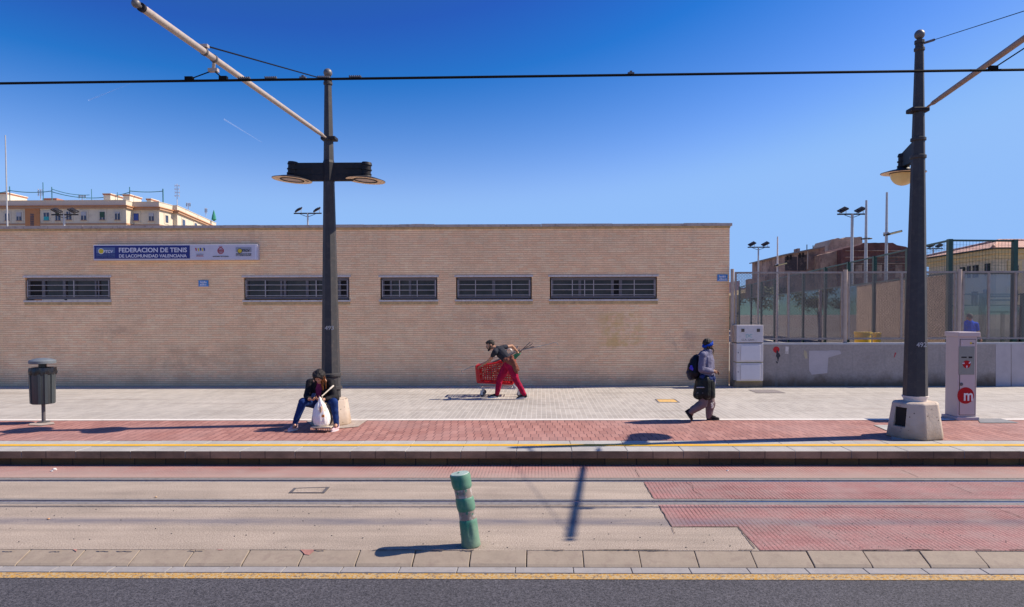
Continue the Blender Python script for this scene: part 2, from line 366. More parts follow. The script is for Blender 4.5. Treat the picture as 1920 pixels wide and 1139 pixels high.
def _cc():
    g = NG('pitted_cast_concrete'); o = g.sep(); c = g.mix(g.noise(3, 5, .6), (.54, .42, .33), (.80, .68, .57))
    c = g.mix(g.ramp(g.math('ADD', g.math('SUBTRACT', o[2], PZ), g.math('MULTIPLY', g.noise(5, 4), .3)), (.1, .8), (.42, 0)), c, (.34, .20, .105))
    c = g.mix(g.ramp(g.vor(11), (.09, .9), (.13, 0)), c, (.10, .07, .05)); c = g.mix(g.ramp(g.noise(9, 5, .7), (.6, 0), (.7, .5)), c, (.32, .22, .16))
    g.bump(g.noise(25, 4), .5, .01); return g.fin(c, .9)
M['concrete'] = _cc()
M['yellow'] = paint('yellow_edge_line', (.98, .52, .02), .6, var=.08, scale=12, grime=((.55, .4, .2), .5))
M['rail'] = paint('polished_rail', (.30, .32, .40), .22, .9, var=.15, scale=4)
M['flange'] = paint('rail_grout', (.26, .24, .235), .8, var=.2, scale=9, grime=((.12, .10, .09), .7))
M['groove'] = paint('rail_groove', (.02, .018, .018), .8)
for k_ in ('track', 'red_track', 'red_paving', 'grey_paving', 'coping', 'kerb', 'gutter', 'asphalt', 'road_yellow', 'yellow', 'concrete', 'arm', 'arm_br', 'flange'): dim(M[k_], .665 if k_ in ('track', 'red_paving', 'grey_paving', 'kerb', 'gutter', 'coping') else .72)
# ================================================================== setting
XL, XR = -60.0, 60.0
ZR = -.09                       # road level
yP = G(960, 846, PZ).y          # front edge of the platform
yFace = yP + .10                # recessed plinth below the coping
yW = G(960, 826.5, PZ).y; yRed = G(960, 788.5, PZ).y
WY = G(960, 724, PZ).y          # brick wall plane
r1 = G(960, 902, 0).y; r2 = G(960, 940, 0).y
kB = G(960, 1032, 0).y; kF = G(960, 1061, -.07).y; gF = G(960, 1075, -.082).y; yl = G(960, 1087, ZR).y
def sheet(name, x0, x1, y0, y1, z, mat): return struct(MB().poly([(x0, y0, z), (x1, y0, z), (x1, y1, z), (x0, y1, z)]).build(name, mat))
sheet('ground', -3000, 3000, -3000, 6000, -.45, paint('bare_earth', (.30, .25, .20), .95))
struct(MB().box((XL, 1.2, -.4), (XR, gF + .01, ZR)).build('road', M['asphalt']))
struct(MB().box((XL, -14, -.4), (XR, 1.195, .04)).build('near_pavement', M['grey_paving']))  # unseen near side of the street, added for bounce light on the wall
sheet('road_marking', XL, XR, yl, gF, ZR + .004, M['road_yellow'])
# kerb: separate sloping stones
k = MB(); SL = .528; x = -12.05 + .0
off = G(883.5, 1033, 0).x
n = -24
while n < 26:
    x0 = off + n * SL + .003; x1 = x0 + SL - .006 - random.random() * .004; dz = random.uniform(-.004, .004); dy = random.uniform(-.004, .004)
    k.add([(x0, kB - .002, dz), (x1, kB - .002, dz), (x1, kF + .03 + dy, -.066 + dz), (x0, kF + .03 + dy, -.066 + dz), (x0, kF + .004 + dy, -.085), (x1, kF + .004 + dy, -.085), (x0, kB - .002, -.3), (x1, kB - .002, -.3), (x0, kF + dy, -.3), (x1, kF + dy, -.3)],
          [(0, 1, 2, 3), (3, 2, 5, 4), (4, 5, 9, 8), (0, 6, 7, 1), (0, 3, 4, 8, 6), (1, 7, 9, 5, 2)])
    n += 1
ko = struct(k.build('kerb', M['kerb'], bevel=.006))
k = MB(); n = -24; off2 = off - .10
while n < 26:
    x0 = off2 + n * SL + .003; x1 = x0 + SL - .007; dz = random.uniform(-.003, .003)
    k.box((x0, gF + .012, -.3), (x1, kF - .006, ZR + .008 + dz * .6)); n += 1
struct(k.build('gutter', M['gutter'], bevel=.005))
struct(MB().box((XL, gF + .011, -.4), (XR, kB + .01, -.105)).build('kerb_bed', M['flange']))
# track bed in strips with real grooves beside the rails
tb = MB()
def strip(y0, y1, z=0, m=0): tb.cur = m; tb.box((XL, y0, -.35), (XR, y1, z))
strip(kB, r2 - .155); strip(r2 - .150, r2 - .035, .0, 1)
strip(r2 + .031, r2 + .095, .0, 1); strip(r2 + .0951, r1 - .060)
strip(r1 - .0599, r1 - .022, .0, 1); strip(r1 + .045, r1 + .150, .0, 1); strip(r1 + .1501, yFace + .005)
struct(tb.build('track_bed', [M['track'], M['flange']]))
for yr, s_ in ((r1, 1), (r2, 1)):
    f = '%s tram rail set in the concrete, %s the platform' % (('Far', 'closer to') if yr == r1 else ('Near', 'farther from'))
    t = thing('tram_rail', (0, yr, 0), 'far steel tram rail, the one closer to the platform' if yr == r1 else 'near steel tram rail, the one on the green bollard side', 'rail', 'grooved tram rails')
    MB().box((XL, yr - .034, -.30), (XR, yr + .004 - .002, .003)).build('rail_head', M['rail'], t, bevel=.004)
    MB().box((XL, yr + .003, -.30), (XR, yr + .03, -.032)).build('rail_groove', M['groove'], t)
# red concrete surfacing
def Z(px, py, z=.004): p = G(px, py, z); return (p.x, p.y, z)
xa = G(1209, 908, 0).x; xb = G(1236, 950, 0).x; xc = G(1384, 989, 0).x
M['red_strip'] = m_strip(); dim(M['red_strip'], .765)
sheet('red_surfacing', XL, XR, r1 + .156, yFace + .004, .004, M['red_strip'])
sheet('red_surfacing', xa, XR, r2 + .100, r1 - .064, .004, M['red_track'])
yS = G(1320, 988.5, 0).y
struct(MB().poly([(xb, r2 - .16, .004), (xb, yS, .004), (xc, yS, .004), (xc, kB + .004, .004), (XR, kB + .004, .004), (XR, r2 - .16, .004)]).build('red_surfacing', M['red_track']))
# dark joints along the red surfacing and hairline cracks
def crack(px, w_=.006, wob=.012, z=.0075, sub=7, mat=None):
    P = [V(G(a, b, 0)) for a, b in px]; L = []
    for i in range(len(P) - 1):
        for k in range(sub): L.append(P[i].lerp(P[i + 1], k / sub) + V((random.uniform(-wob, wob), random.uniform(-wob, wob), 0)))
    L.append(P[-1]); m = MB()
    for i in range(len(L) - 1):
        a, b = L[i], L[i + 1]; n = V((-(b - a).y, (b - a).x, 0)).normalized(); w0 = w_ * (.5 + .5 * abs(math.sin(i * 1.7))); w1 = w_ * (.5 + .5 * abs(math.sin((i + 1) * 1.7)))
        m.poly([(a.x - n.x * w0, a.y - n.y * w0, z), (b.x - n.x * w1, b.y - n.y * w1, z), (b.x + n.x * w1, b.y + n.y * w1, z), (a.x + n.x * w0, a.y + n.y * w0, z)])
    return struct(m.build('crack', mat or M['groove']))
random.seed(21)
dk_ = paint('crack_dirt', (.10, .065, .055), .95)
for px_ in ([(1209, 908), (1225, 934.5)], [(1236, 950), (1260, 988.5)], [(1260, 989), (1384, 989)], [(1384, 989), (1416, 1030)]): crack(px_, .006, .005, .0085, 9, dk_)
for px_ in ([(1260, 990), (1265, 1002)], [(1285, 906), (1298, 912), (1301, 922), (1318, 931)], [(1190, 881), (1199, 896)], [(1780, 908), (1822, 926)], [(1690, 882), (1722, 896)], [(1858, 950), (1925, 975)]): crack(px_, .0035, .006, .0085, 6, dk_)
for a_ in ((0, 640), (660, 1240)): crack([(a_[0], 949.5), (a_[1], 949.8)], .006, .004, .005, 60, dk_)
for k_ in range(26):
    x_ = random.uniform(0, 1900); crack([(x_, 1032.3), (x_ + random.uniform(15, 60), 1032.5)], .006, .006, .008, 6, dk_)
# platform slab, coping, paving
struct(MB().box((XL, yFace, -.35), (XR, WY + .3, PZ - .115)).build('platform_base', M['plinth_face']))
c = MB(); n = -70; offc = G(366 / 3.808 + 660, 850, PZ).x
while n < 72:
    x0 = offc + n * .82 + .003; x1 = x0 + .814
    c.box((x0, yP + random.uniform(-.002, .002), PZ - .112), (x1, yW, PZ - .002 + random.uniform(-.002, .0015))); n += 1
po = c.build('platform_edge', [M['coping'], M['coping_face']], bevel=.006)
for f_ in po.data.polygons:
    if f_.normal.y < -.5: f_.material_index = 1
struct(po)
# darker weathered front strip of the coping faces
yy0, yy1 = G(960, 838, PZ).y, G(960, 833.8, PZ).y
yy0 = G(960, 837, PZ).y
sheet('edge_line', XL, XR, yy0, yy0 + .15, PZ + .0045, M['yellow'])
struct(MB().box((XL, yW + .0, PZ - .11), (XR, yRed, PZ)).build('red_pavement', M['red_paving']))
struct(MB().box((XL, yRed + .001, PZ - .11), (XR, WY + 1.0, PZ + .002)).build('grey_pavement', M['grey_paving']))
sheet('pale_border', XL, XR, yRed - .02, yRed + .16, PZ + .006, paint('pale_border_stone', (.62, .58, .54), .85, var=.1, scale=6, grime=((.4, .36, .32), .5)))
# mortar patches round the pole bases and the bin, asphalt repair at the wall
def patch(name, pts, mat, z=PZ + .010): return struct(MB().poly([(G(a, b, z).x, G(a, b, z).y, z) for a, b in pts]).build(name, mat))
mort = paint('mortar_patch', (.36, .30, .26), .9, var=.25, scale=9, grime=((.24, .16, .13), .8))
patch('mortar_patch', [(575, 789), (689, 788), (680, 794), (672, 800), (640, 803), (588, 803)], mort)
patch('mortar_patch', [(1670, 806), (1700, 799), (1748, 799), (1766, 815), (1768, 822), (1755, 825), (1672, 825)], mort)
patch('mortar_patch', [(56, 794), (100, 791), (103, 795), (78, 798), (54, 797)], mort)
patch('pale_slab', [(1638, 797), (1668, 797), (1680, 806), (1662, 807)], M['coping'])
patch('asphalt_patch', [(1403, 731), (1452, 731), (1474, 737), (1420, 737)], paint('asphalt_repair', (.20, .175, .175), .9, scale=9))
patch('asphalt_patch', [(1832, 785), (1876, 785), (1911, 793), (1838, 793)], paint('dark_cover_slab', (.19, .19, .20), .85, scale=9))
# raised sports ground behind the low wall
GX = G(1375, 724, PZ).x
struct(MB().box((GX + .3, WY + .2, -.4), (200, 400, .52)).build('sports_ground', paint('sandy_sports_ground', (.30, .27, .23), .95, var=.15, scale=1)))
# ------------------------------------------------------------------ cover plates
def cover(name, px, label, cat, matf, mati, z, rim=.05):
    a, b, c_, d = [V((G(x, y, z).x, G(x, y, z).y, z)) for x, y in px]
    t = thing(name, ((a + c_) / 2), label, cat)
    P = [a, b, c_, d]; ce = sum(P, V()) / 4; m = MB(); I = [p + (ce - p).normalized() * rim for p in P]
    up = V((0, 0, .008))
    for i in range(4):
        j = (i + 1) % 4; m.prism([P[i] - up, P[j] - up, I[j] - up, I[i] - up], (0, 0, .014))
    m.build('rim', matf, t)
    MB().prism([p - up for p in I], (0, 0, .010)).build('lid', mati, t)
    return t
cover('manhole_cover', [(551, 916), (618, 914), (608, 925), (541, 925)], 'rectangular cover plate with sunken pale lid between the tram rails', 'manhole cover', M['steel'], M['track'], .004, .045)
cover('drain_cover', [(1228, 749), (1266, 749), (1275, 755), (1234, 755)], 'small yellow cover with grey rim in the grey paving', 'manhole cover', paint('grey_iron', (.14, .14, .16), .7), paint('yellow_cover_paint', (.62, .38, .12), .7, var=.2, scale=9, grime=((.25, .2, .16), .8)), PZ + .004, .05)
# litter and fallen leaves, specks
def litter(px, py, z, s, mat, label, name='litter', cat='litter'):
    p = G(px, py, z); m = MB(); q = 0
    me = MB(); random.seed(int(px)); 
    me.ell((p.x, p.y, z + s * .35), (s, s * .7, s * .4), n=9, m=6)
    o = me.build(name, mat, smooth=True, origin=(p.x, p.y, z))
    for v in o.data.vertices: v.co += V((random.uniform(-1, 1), random.uniform(-1, 1), random.uniform(-.6, .6))) * s * .3
    tag(o, label, cat); return o
wp = paint('crumpled_paper', (.8, .78, .76), .7)
litter(102, 882, .004, .035, wp, 'crumpled white paper lying on the red strip left of the platform wall')
litter(97, 884.5, .004, .02, wp, 'small scrap of white paper beside the larger crumpled one')
litter(1364, 883, .004, .016, wp, 'tiny white scrap on the red strip below the walking woman')
litter(487, 879.5, .004, .014, paint('tan_leaf', (.5, .35, .18), .8), 'tiny tan leaf on the red strip under the platform edge', 'leaf', 'leaf')
litter(292, 933, .004, .016, paint('dry_leaf', (.55, .36, .2), .8), 'tan dry leaf lying between the tram rails on the left', 'leaf', 'leaf')
litter(91, 974, .004, .016, paint('orange_leaf', (.55, .30, .16), .8), 'orange brown leaf on the pale concrete near the left edge', 'leaf', 'leaf')
# red paint rubbed off on the kerb
for pts_ in ([(561, 1033), (588, 1032.5), (585, 1037), (576, 1040.5), (568, 1040), (560, 1036)], [(404, 1032.5), (416, 1032.5), (414, 1035.5), (407, 1036)], [(130, 1034), (139, 1033.5), (136, 1037)]):
    struct(MB().poly([(lambda p: (p.x, p.y, p.z))(V((G(a, b, 0).x, min(kB - .006, G(a, b, -.02).y), 0)) + V((0, 0, -.066 * (kB - min(kB - .006, G(a, b, -.02).y)) / (kB - kF - .03) + .0065))) for a, b in pts_]).build('paint_stain', paint('kerb_red_paint', (.36, .17, .14), .9, var=.3, scale=20)))
# scattered grit on the track bed
gr = MB(); random.seed(5)
for i in range(260):
    px = random.uniform(0, 1920); py = random.uniform(950, 1030)
    if i < 90: px = random.gauss(1640, 90); py = random.uniform(955, 1028)
    p = G(px, py, .004); s = random.uniform(.002, .0065)
    gr.ell((p.x, p.y, .005), (s * 1.3, s, s * .8), n=6, m=4)
tag(gr.build('grit', paint('dark_grit', (.10, .095, .095), .9)), 'loose dark grit scattered over the concrete track bed', 'grit', kind='stuff')
# ------------------------------------------------------------------ overhead contact wire
wa, wb = at(-60, 157.6, 8.6), at(1990, 130.3, 8.6)
WZ = lambda x: wa.z + (wb.z - wa.z) * (x - wa.x) / (wb.x - wa.x)
wd = (wb - wa).normalized()
t = thing('contact_wire', (wa + wb) / 2, 'thick black tram contact wire crossing the whole sky', 'cable')
MB().tube([wa - wd * 30, wb + wd * 30], .0165, 8).build('wire', M['wire'], t, smooth=True)
for a, b in ((447, 469), (497, 519), (596, 618), (655, 678)):
    m = MB(); A = at(a, 147, 8.6).x; B = at(b, 147, 8.6).x; x = A
    while x < B: m.box((x, 8.58, WZ(x) + .012), (x + .014, 8.62, WZ(x) + .038)); x += .026
    m.box((A, 8.588, WZ(A) + .008), (B, 8.612, WZ(A) + .026)); m.build('splice_clamp', M['steel'], t)
for px in (568, 1183):
    x = at(px, 145, 8.6).x; MB().box((x - .04, 8.58, WZ(x) + .01), (x + .04, 8.62, WZ(x) + .03)).box((x - .015, 8.585, WZ(x) + .028), (x + .015, 8.615, WZ(x) + .05)).build('wire_clip', M['steel'], t)
# ------------------------------------------------------------------ poles
def octo(m, c, rings):  # tapered octagonal shaft
    m.lathe(c, rings, 8, phase=R(22.5))
def pole(cx, Y, label, topz, wtop, wbot, rings, basepx, hatch, num, tr):
    p = V((cx, Y, PZ)); t = thing('tram_pole', p, label, 'pole', 'charcoal tram poles')
    zb = basepx; m = MB(); octo(m, (cx, Y, 0), [(wbot / 2, zb), (wtop / 2 + (wbot - wtop) * .28, zb + (topz - zb) * .45), (wtop / 2, topz)]); m.build('shaft', M['pole'], t)
    for z, dr in rings:
        fr = (z - zb) / (topz - zb); r = wbot / 2 + (wtop - wbot) / 2 * min(1, fr * 1.1)
        MB().lathe((cx, Y, z), [(r, -.035), (r + dr, -.02), (r + dr, .02), (r, .035)], 16).build('collar', M['pole'], t, smooth=True)
    MB().lathe((cx, Y, topz), [(wtop / 2 + .012, -.02), (wtop / 2 + .012, .03), (.03, .04), (.022, .06)], 12).build('pole_cap', M['pole'], t)
    MB().ell((cx, Y, topz + .125), (.078, .078, .078), n=20, m=14).build('ball_finial', M['steel'], t, smooth=True)
    return t
# left pole
LY = 12.45; lx = at(621, 740, LY).x; lt = at(617.5, 150, LY).z
PL = pole(lx, LY, 'charcoal pole with two level lamp discs, behind the seated woman', lt, .125, .35, [(at(620, 703, LY).z, .025), (at(620, 727, LY).z, .03), (at(617, 262, LY).z, .03), (at(617, 157, LY).z, .018)], PZ + .49, None, '493', None)
mb = MB(); mb.lathe((lx, LY, PZ), [(.37, 0), (.362, .05), (.30, .46), (.275, .49), (.18, .495)], 10, phase=.3); mb.build('concrete_foot', M['concrete'], PL, smooth=False, bevel=.03)
# double lamp
lzc = at(617, 322, LY).z; hx = at(686, 322, LY).x - at(617, 322, LY).x
mb = MB(); zt, zbm = at(617, 306, LY).z, at(617, 340, LY).z
mb.box((lx - hx, LY - .045, zbm + .08), (lx + hx, LY + .045, zt)); mb.prism([(lx - hx * .62, LY - .05, zbm), (lx + hx * .62, LY - .05, zbm), (lx + hx * .9, LY - .05, zbm + .12), (lx - hx * .9, LY - .05, zbm + .12)], (0, .10, 0))
mb.build('lamp_arm', M['pole_dk'], PL, bevel=.012)
for s in (-1, 1):
    for kz in (.34, .68): MB().box((lx + s * .3, LY - .06, zbm + (zt - zbm) * kz - .008), (lx + s * hx, LY - .044, zbm + (zt - zbm) * kz + .012)).build('arm_rib', M['pole_dk'], PL)
MB().lathe((lx, LY, 0), [(.09, zbm - .05), (.105, zbm), (.105, zt), (.09, zt + .05)], 8, phase=R(22.5)).build('arm_socket', M['pole_dk'], PL)
def lamp(parent, c, rad, Mt=None, globe=False):
    lm = MB().lathe(c, [(.02, .30), (.085, .30), (.095, .27), (.10, .25), (.085, .245), (.085, .18), (.10, .175), (.10, .155), (.085, .15), (.085, .10), (.10, .095), (.10, .075), (.09, .07), (.12, .03), (rad * .6, .02), (rad, -.02), (rad, -.028)], 28, M=Mt, closed=False).build('lamp_housing', M['pole_dk'], parent, smooth=True)
    MB().lathe(c, [(rad * .55, -.012), (rad * .8, -.018), (rad * .995, -.03), (rad * .985, -.034), (rad * .55, -.022)], 32, M=Mt, closed=False).build('reflector_disc', M['rust_disc'], lm, smooth=True)
    MB().lathe(c, [(rad * .6, -.016), (rad * .6, -.036), (rad * .54, -.036), (rad * .54, -.014)], 28, M=Mt, closed=False).build('lamp_ring', M['pole_dk'], lm, smooth=True)
    if globe: MB().lathe(c, [(.205 * math.cos(R(a)), -.03 + .205 * math.sin(R(a)) * 1.02) for a in range(0, -90, -9)] + [(.001, -.24)], 28, M=Mt).build('globe', M['globe'], lm, smooth=True)
    else: MB().lathe(c, [(rad * .545, -.024), (rad * .3, -.030), (.001, -.032)], 28, M=Mt).build('lamp_glass', M['glass_disc'], lm, smooth=True)
lp = Matrix.Rotation(R(6), 3, 'Y')
for px, py, s in ((551, 338, -1), (686, 339, 1)):
    q = at(px, py, LY); lamp(PL, (lx + s * hx, LY, q.z + .03), .355, Matrix.Rotation(R(4), 3, 'Y'))
def armset(parent, A, B, mat, clampdeg, name='bracket_arm'):
    d = (B - A).normalized(); m = MB()
    m.tube([A + d * .05, A + d * .18, A + d * .181, A + d * .4], [.018, .018, .028, .028], 12)
    m.tube([A + d * .4, B - d * .02], [.037, .042], 16); a = m.build('bracket_arm', mat, parent, smooth=True)
    for q in (.22, .28, .34): MB().tube([A + d * q, A + d * (q + .03)], .034, 12).build('insulator_ring', mat, a, smooth=True)
    return a, d
A = at(612, 259, LY - .08); B = at(262, 12, 7.11)
arm, ad = armset(PL, A, B, M['arm'], 0)
MB().ell(B + ad * .06, (.045, .045, .045)).tube([B - ad * .03, B + ad * .05], .018, 8).build('end_ball', M['steel'], arm, smooth=True)
MB().tube([B - ad * .05, B - ad * .015], .047, 14).build('end_cap', M['pole_dk'], arm, smooth=True)
MB().box((lx - .12, LY - .1, A.z - .03), (lx + .15, LY + .1, A.z + .035)).build('arm_clamp', M['pole_dk'], PL, bevel=.015)
def along(A, B, px):       # point of the segment A-B seen in image column px
    lo, hi = 0., 1.
    f = lambda t: ((CM.transposed() @ (A.lerp(B, t) - V((0, 0, CAMZ)))))
    g_ = lambda t: PPX + F * f(t).x / -f(t).z
    s = g_(0) < g_(1)
    for _ in range(40):
        mid = (lo + hi) / 2
        if (g_(mid) < px) == s: lo = mid
        else: hi = mid
    return A.lerp(B, lo)
def ringon(name, p, d, r, parent, mat, L=.03): r = .049; return MB().tube([p - d * L / 2, p + d * L / 2], r, 16).build(name, mat, parent, smooth=True)
pc = along(A, B, 383); ringon('cable_clamp', pc, ad, .062, arm, M['steel'])
MB().box(pc + V((-.05, -.03, .05)), pc + V((.05, .03, .085))).build('clamp_block', M['arm'], arm)
MB().tube([pc + V((.04, 0, .065)), V((lx - .02, LY - .07, lt - .02))], .010, 6).build('stay_cable', M['wire'], PL)
q = V((lx - .02, LY - .07, lt - .02)); dq = (pc - q).normalized(); MB().tube([q, q + dq * .3], .02, 6).build('stay_turnbuckle', M['steel'], PL)
ph = along(A, B, 401); ringon('hanger_clamp', ph, ad, .062, arm, M['steel'])
hb = V((ph.x - .03, 8.6, ph.z - .13)); MB().tube([ph - V((0, 0, .05)), hb], .02, 8).box(hb + V((-.06, -.03, -.02)), hb + V((.06, .03, .02))).build('hanger', M['arm'], arm)
for px in (355, 419):
    x = at(px, 148, 8.6).x; e = V((x, 8.6, WZ(x) + .02)); MB().tube([hb, e], .008, 6).box(e - V((.05, .025, .015)), e + V((.05, .025, .03))).build('hanger_cable', M['wire'], arm)
# right pole
RY = G(1716, 818.5, PZ).y; rx = at(1716, 740, RY).x; rt = at(1728.5, 80, RY).z
PR = pole(rx, RY, 'larger charcoal pole with one globe lamp, nearest the ticket machine', rt, .125, .37, [(at(1724, 295, RY).z, .03), (at(1724, 262, RY).z, .03), (at(1727, 93, RY).z, .018)], at(1716, 742, RY).z, None, '492', None)
zc = at(1716, 752, RY).z; zk = at(1716, 742, RY).z
MB().lathe((rx, RY, 0), [(.175, zc - .02), (.175, zk - .05), (.20, zk - .01), (.20, zk)], 16).build('white_neck', paint('white_neck_concrete', (.68, .60, .55), .8), PR, smooth=True)
# concrete foot with a real hatch recess
prof = [(.44, 0), (.435, .05), (.355, zc - PZ - .03), (.33, zc - PZ), (.15, zc - PZ + .001)]
fo = MB().lathe((rx, RY, PZ), prof, 8, phase=R(22.5) + .25).build('concrete_foot', M['concrete'], PR, bevel=.025)
h0, h1 = at(1676, 797, RY - .3), at(1701, 766, RY - .3)
n_ang = R(22.5) + .25 - R(22.5) + math.pi + R(45)      # facet facing front-left
cut = MB(); dirn = V((math.cos(R(205)), math.sin(R(205)), 0)); sd = V((-dirn.y, dirn.x, 0))
hc = V((rx, RY, 0)) + dirn * .30
zh0, zh1 = PZ + .19, PZ + .50
for o in (0,):
    ps = [hc + sd * a + V((0, 0, z)) for a, z in ((-.115, zh0), (.115, zh0), (.105, zh1), (-.105, zh1))]
    cut.prism(ps, dirn * .3)
cu = cut.build('cutter', M['dark_in']); bo = fo.modifiers.new('b', 'BOOLEAN'); bo.object = cu; bo.operation = 'DIFFERENCE'; bo.solver = 'EXACT'
bpy.context.view_layer.update(); me = bpy.data.meshes.new_from_object(fo.evaluated_get(bpy.context.evaluated_depsgraph_get())); fo.modifiers.clear(); fo.data = me; bpy.data.objects.remove(cu)
ps = [hc + dirn * .006 + sd * a + V((0, 0, z)) for a, z in ((-.11, zh0 + .005), (.11, zh0 + .005), (.10, zh1 - .005), (-.10, zh1 - .005))]
MB().prism(ps, dirn * .012).build('hatch_cavity', M['dark_in'], PR)
# single lamp on an arm reaching over the pavement
la = V((rx, RY, 0)); le = at(1690, 318, RY + .62); zt, zb2 = at(1716, 262, RY + .1).z, at(1716, 305, RY + .1).z
Lc = V((at(1694, 285, RY + .62).x, RY + .62, at(1690, 322, RY + .62).z)); dv = (V((Lc.x, Lc.y, 0)) - V((rx, RY, 0))); nrm = V((-dv.y, dv.x, 0)).normalized() * .045
b0, b1 = V((rx, RY, 0)), V((Lc.x, Lc.y, 0)); m = MB()
m.prism([b0 - nrm + V((0, 0, zb2)), b1 - nrm + V((0, 0, Lc.z + .07)), b1 - nrm + V((0, 0, Lc.z + .30)), b0 - nrm + V((0, 0, zt))], nrm * 2); m.build('lamp_arm', M['pole_dk'], PR, bevel=.01)
lamp(PR, Lc, .355, Matrix.Rotation(R(3), 3, 'X'), True)
A = at(1736, 203, RY - .08); d_ = V((5.75, 7.35, A.z)) ; B = at(1921, 72, 8.78); B = A + (B - A) * ((A.y - 7.6) / (A.y - B.y)); 
arm2, ad2 = armset(PR, A, B, M['arm_br'], 0)
MB().ell(B + ad2 * .06, (.045, .045, .045)).tube([B - ad2 * .03, B + ad2 * .05], .018, 8).build('end_ball', M['steel'], arm2, smooth=True)
MB().box((rx - .16, RY - .1, A.z - .05), (rx + .13, RY + .1, A.z + .02)).build('arm_clamp', M['pole_dk'], PR, bevel=.015)
q = V((rx + .05, RY - .06, rt - .03)); e = A + (B - A) * ((A.y - 7.85) / (A.y - 7.6)) + V((0, 0, .06)); MB().tube([q, e], .0055, 6).build('stay_cable', M['wire'], PR)
dq = (e - q).normalized(); MB().tube([q, q + dq * .28], .02, 6).build('stay_turnbuckle', M['steel'], PR)
pcl = along(A, B, 1905) ; 
ph = A + (B - A) * ((A.y - 8.6) / (A.y - B.y)); ringon('hanger_clamp', ph, ad2, .062, arm2, M['steel'])
hb = V((ph.x, 8.6, ph.z - .13)); MB().tube([ph - V((0, 0, .05)), hb], .02, 8).box(hb + V((-.06, -.03, -.02)), hb + V((.06, .03, .02))).build('hanger', M['arm_br'], arm2)
for px in (1862, 1985):
    x = at(px, 132, 8.6).x; e = V((x, 8.6, WZ(x) + .02)); MB().tube([hb, e], .008, 6).box(e - V((.05, .025, .015)), e + V((.05, .025, .03))).build('hanger_cable', M['wire'], arm2)
WHT = paint('white_lettering', (.42, .42, .43), .6)
# numbers painted low on the shafts
p = at(609, 619, LY - .155); text('number', '493', .105, p, WHT, PL, .001, ext=.002, width=.16)
p = at(1718.5, 651, RY - .165); text('number', '492', .105, p, WHT, PR, .001, ext=.002, width=.16)

# ================================================================== long brick building
def wz(py, px=700): return at(px, py, WY).z
XB0 = -34.0; XB1 = at(1367.5, 560, WY).x; ZT = at(700, 427, WY).z
wins = [(47, 207, 521, 563.5), (457, 655, 520.5, 563), (713, 820, 520.5, 562.5), (855, 997, 520, 562), (1031, 1232, 519.5, 561.5)]
wr = [(at(a, 540, WY).x, at(b, 540, WY).x, at((a + b) / 2, d, WY).z, at((a + b) / 2, c, WY).z) for a, b, c, d in wins]
Z0, Z1 = wr[2][2], wr[2][3]
BL = thing('brick_building', (0, WY, PZ), 'long low beige brick building with five barred windows', 'building')
m = MB(); DEP = 45.0
xs = [XB0] + [v for w_ in wr for v in (w_[0], w_[1])] + [XB1]
for i in range(len(xs) - 1):
    a, b = xs[i], xs[i + 1]
    if i % 2 == 0: m.poly([(a, WY, PZ - .1), (b, WY, PZ - .1), (b, WY, ZT), (a, WY, ZT)])
    else:
        z0, z1 = wr[i // 2][2], wr[i // 2][3]
        m.poly([(a, WY, PZ - .1), (b, WY, PZ - .1), (b, WY, z0), (a, WY, z0)]); m.poly([(a, WY, z1), (b, WY, z1), (b, WY, ZT), (a, WY, ZT)])
        for q in ([(a, z0), (a, z1)], [(b, z0), (b, z1)], [(a, z0), (b, z0)], [(a, z1), (b, z1)]):
            (xa_, za_), (xb_, zb_) = q; m.poly([(xa_, WY, za_), (xb_, WY, zb_), (xb_, WY + .35, zb_), (xa_, WY + .35, za_)])
m.build('wall', M['brick'], BL, fixn=False)
MB().box((XB1 - .3, WY + .001, PZ - .1), (XB1, WY + DEP, ZT - .001)).build('end_wall', M['brick_side'], BL)
MB().box((XB0, WY + DEP - .3, PZ - .1), (XB1 - .3, WY + DEP, ZT - .002)).build('rear_wall', M['brick'], BL)
MB().box((XB0, WY + .3, ZT - .5), (XB1 - .3, WY + DEP - .3, ZT - .3)).build('flat_roof', M['concrete'], BL)
m = MB(); x = XB0
while x < XB1 + .05:
    e = min(x + 1.0, XB1 + .06); dz = random.uniform(-.006, .008); m.box((x + .003, WY - .055, ZT), (e - .003, WY + .34, ZT + .075 + dz)); x = e + .0001
    if x >= XB1 + .059: break
m.box((XB1 - .32, WY + .345, ZT), (XB1 + .06, WY + DEP, ZT + .075)); m.build('roof_coping', M['cap'], BL)
MB().box((XB0, WY - .02, ZT - .062), (XB1 + .01, WY - .002, ZT - .002)).build('top_course', M['ochre_brick'], BL)
MB().box((at(896, 420, WY + .2).x * 0 + at(774, 422, WY + .3).x, WY + .1, ZT + .08), (at(800, 422, WY + .3).x, WY + .4, ZT + .11)).build('roof_patch', M['sill'], BL)
mull = [
    [(80, 85.5), (119, 124), (179, 182), (184.5, 187)], [(526, 530), (532.5, 537), (574, 579), (635, 639.5)], [(731.5, 735.5), (767, 771.5)],
    [(923, 928.5)], [(1084.5, 1089.5), (1145.5, 1150.5), (1160.5, 1166)]]
thin = [[(50.5), (141)], [499, 594], [750, 783], [892, 959.5], [1073, 1096, 1112.8, 1188.7]]
dark = [[(53, 80)], [(639.5, 650)], [(717, 731)], [], [(1150.5, 1160.5)]]
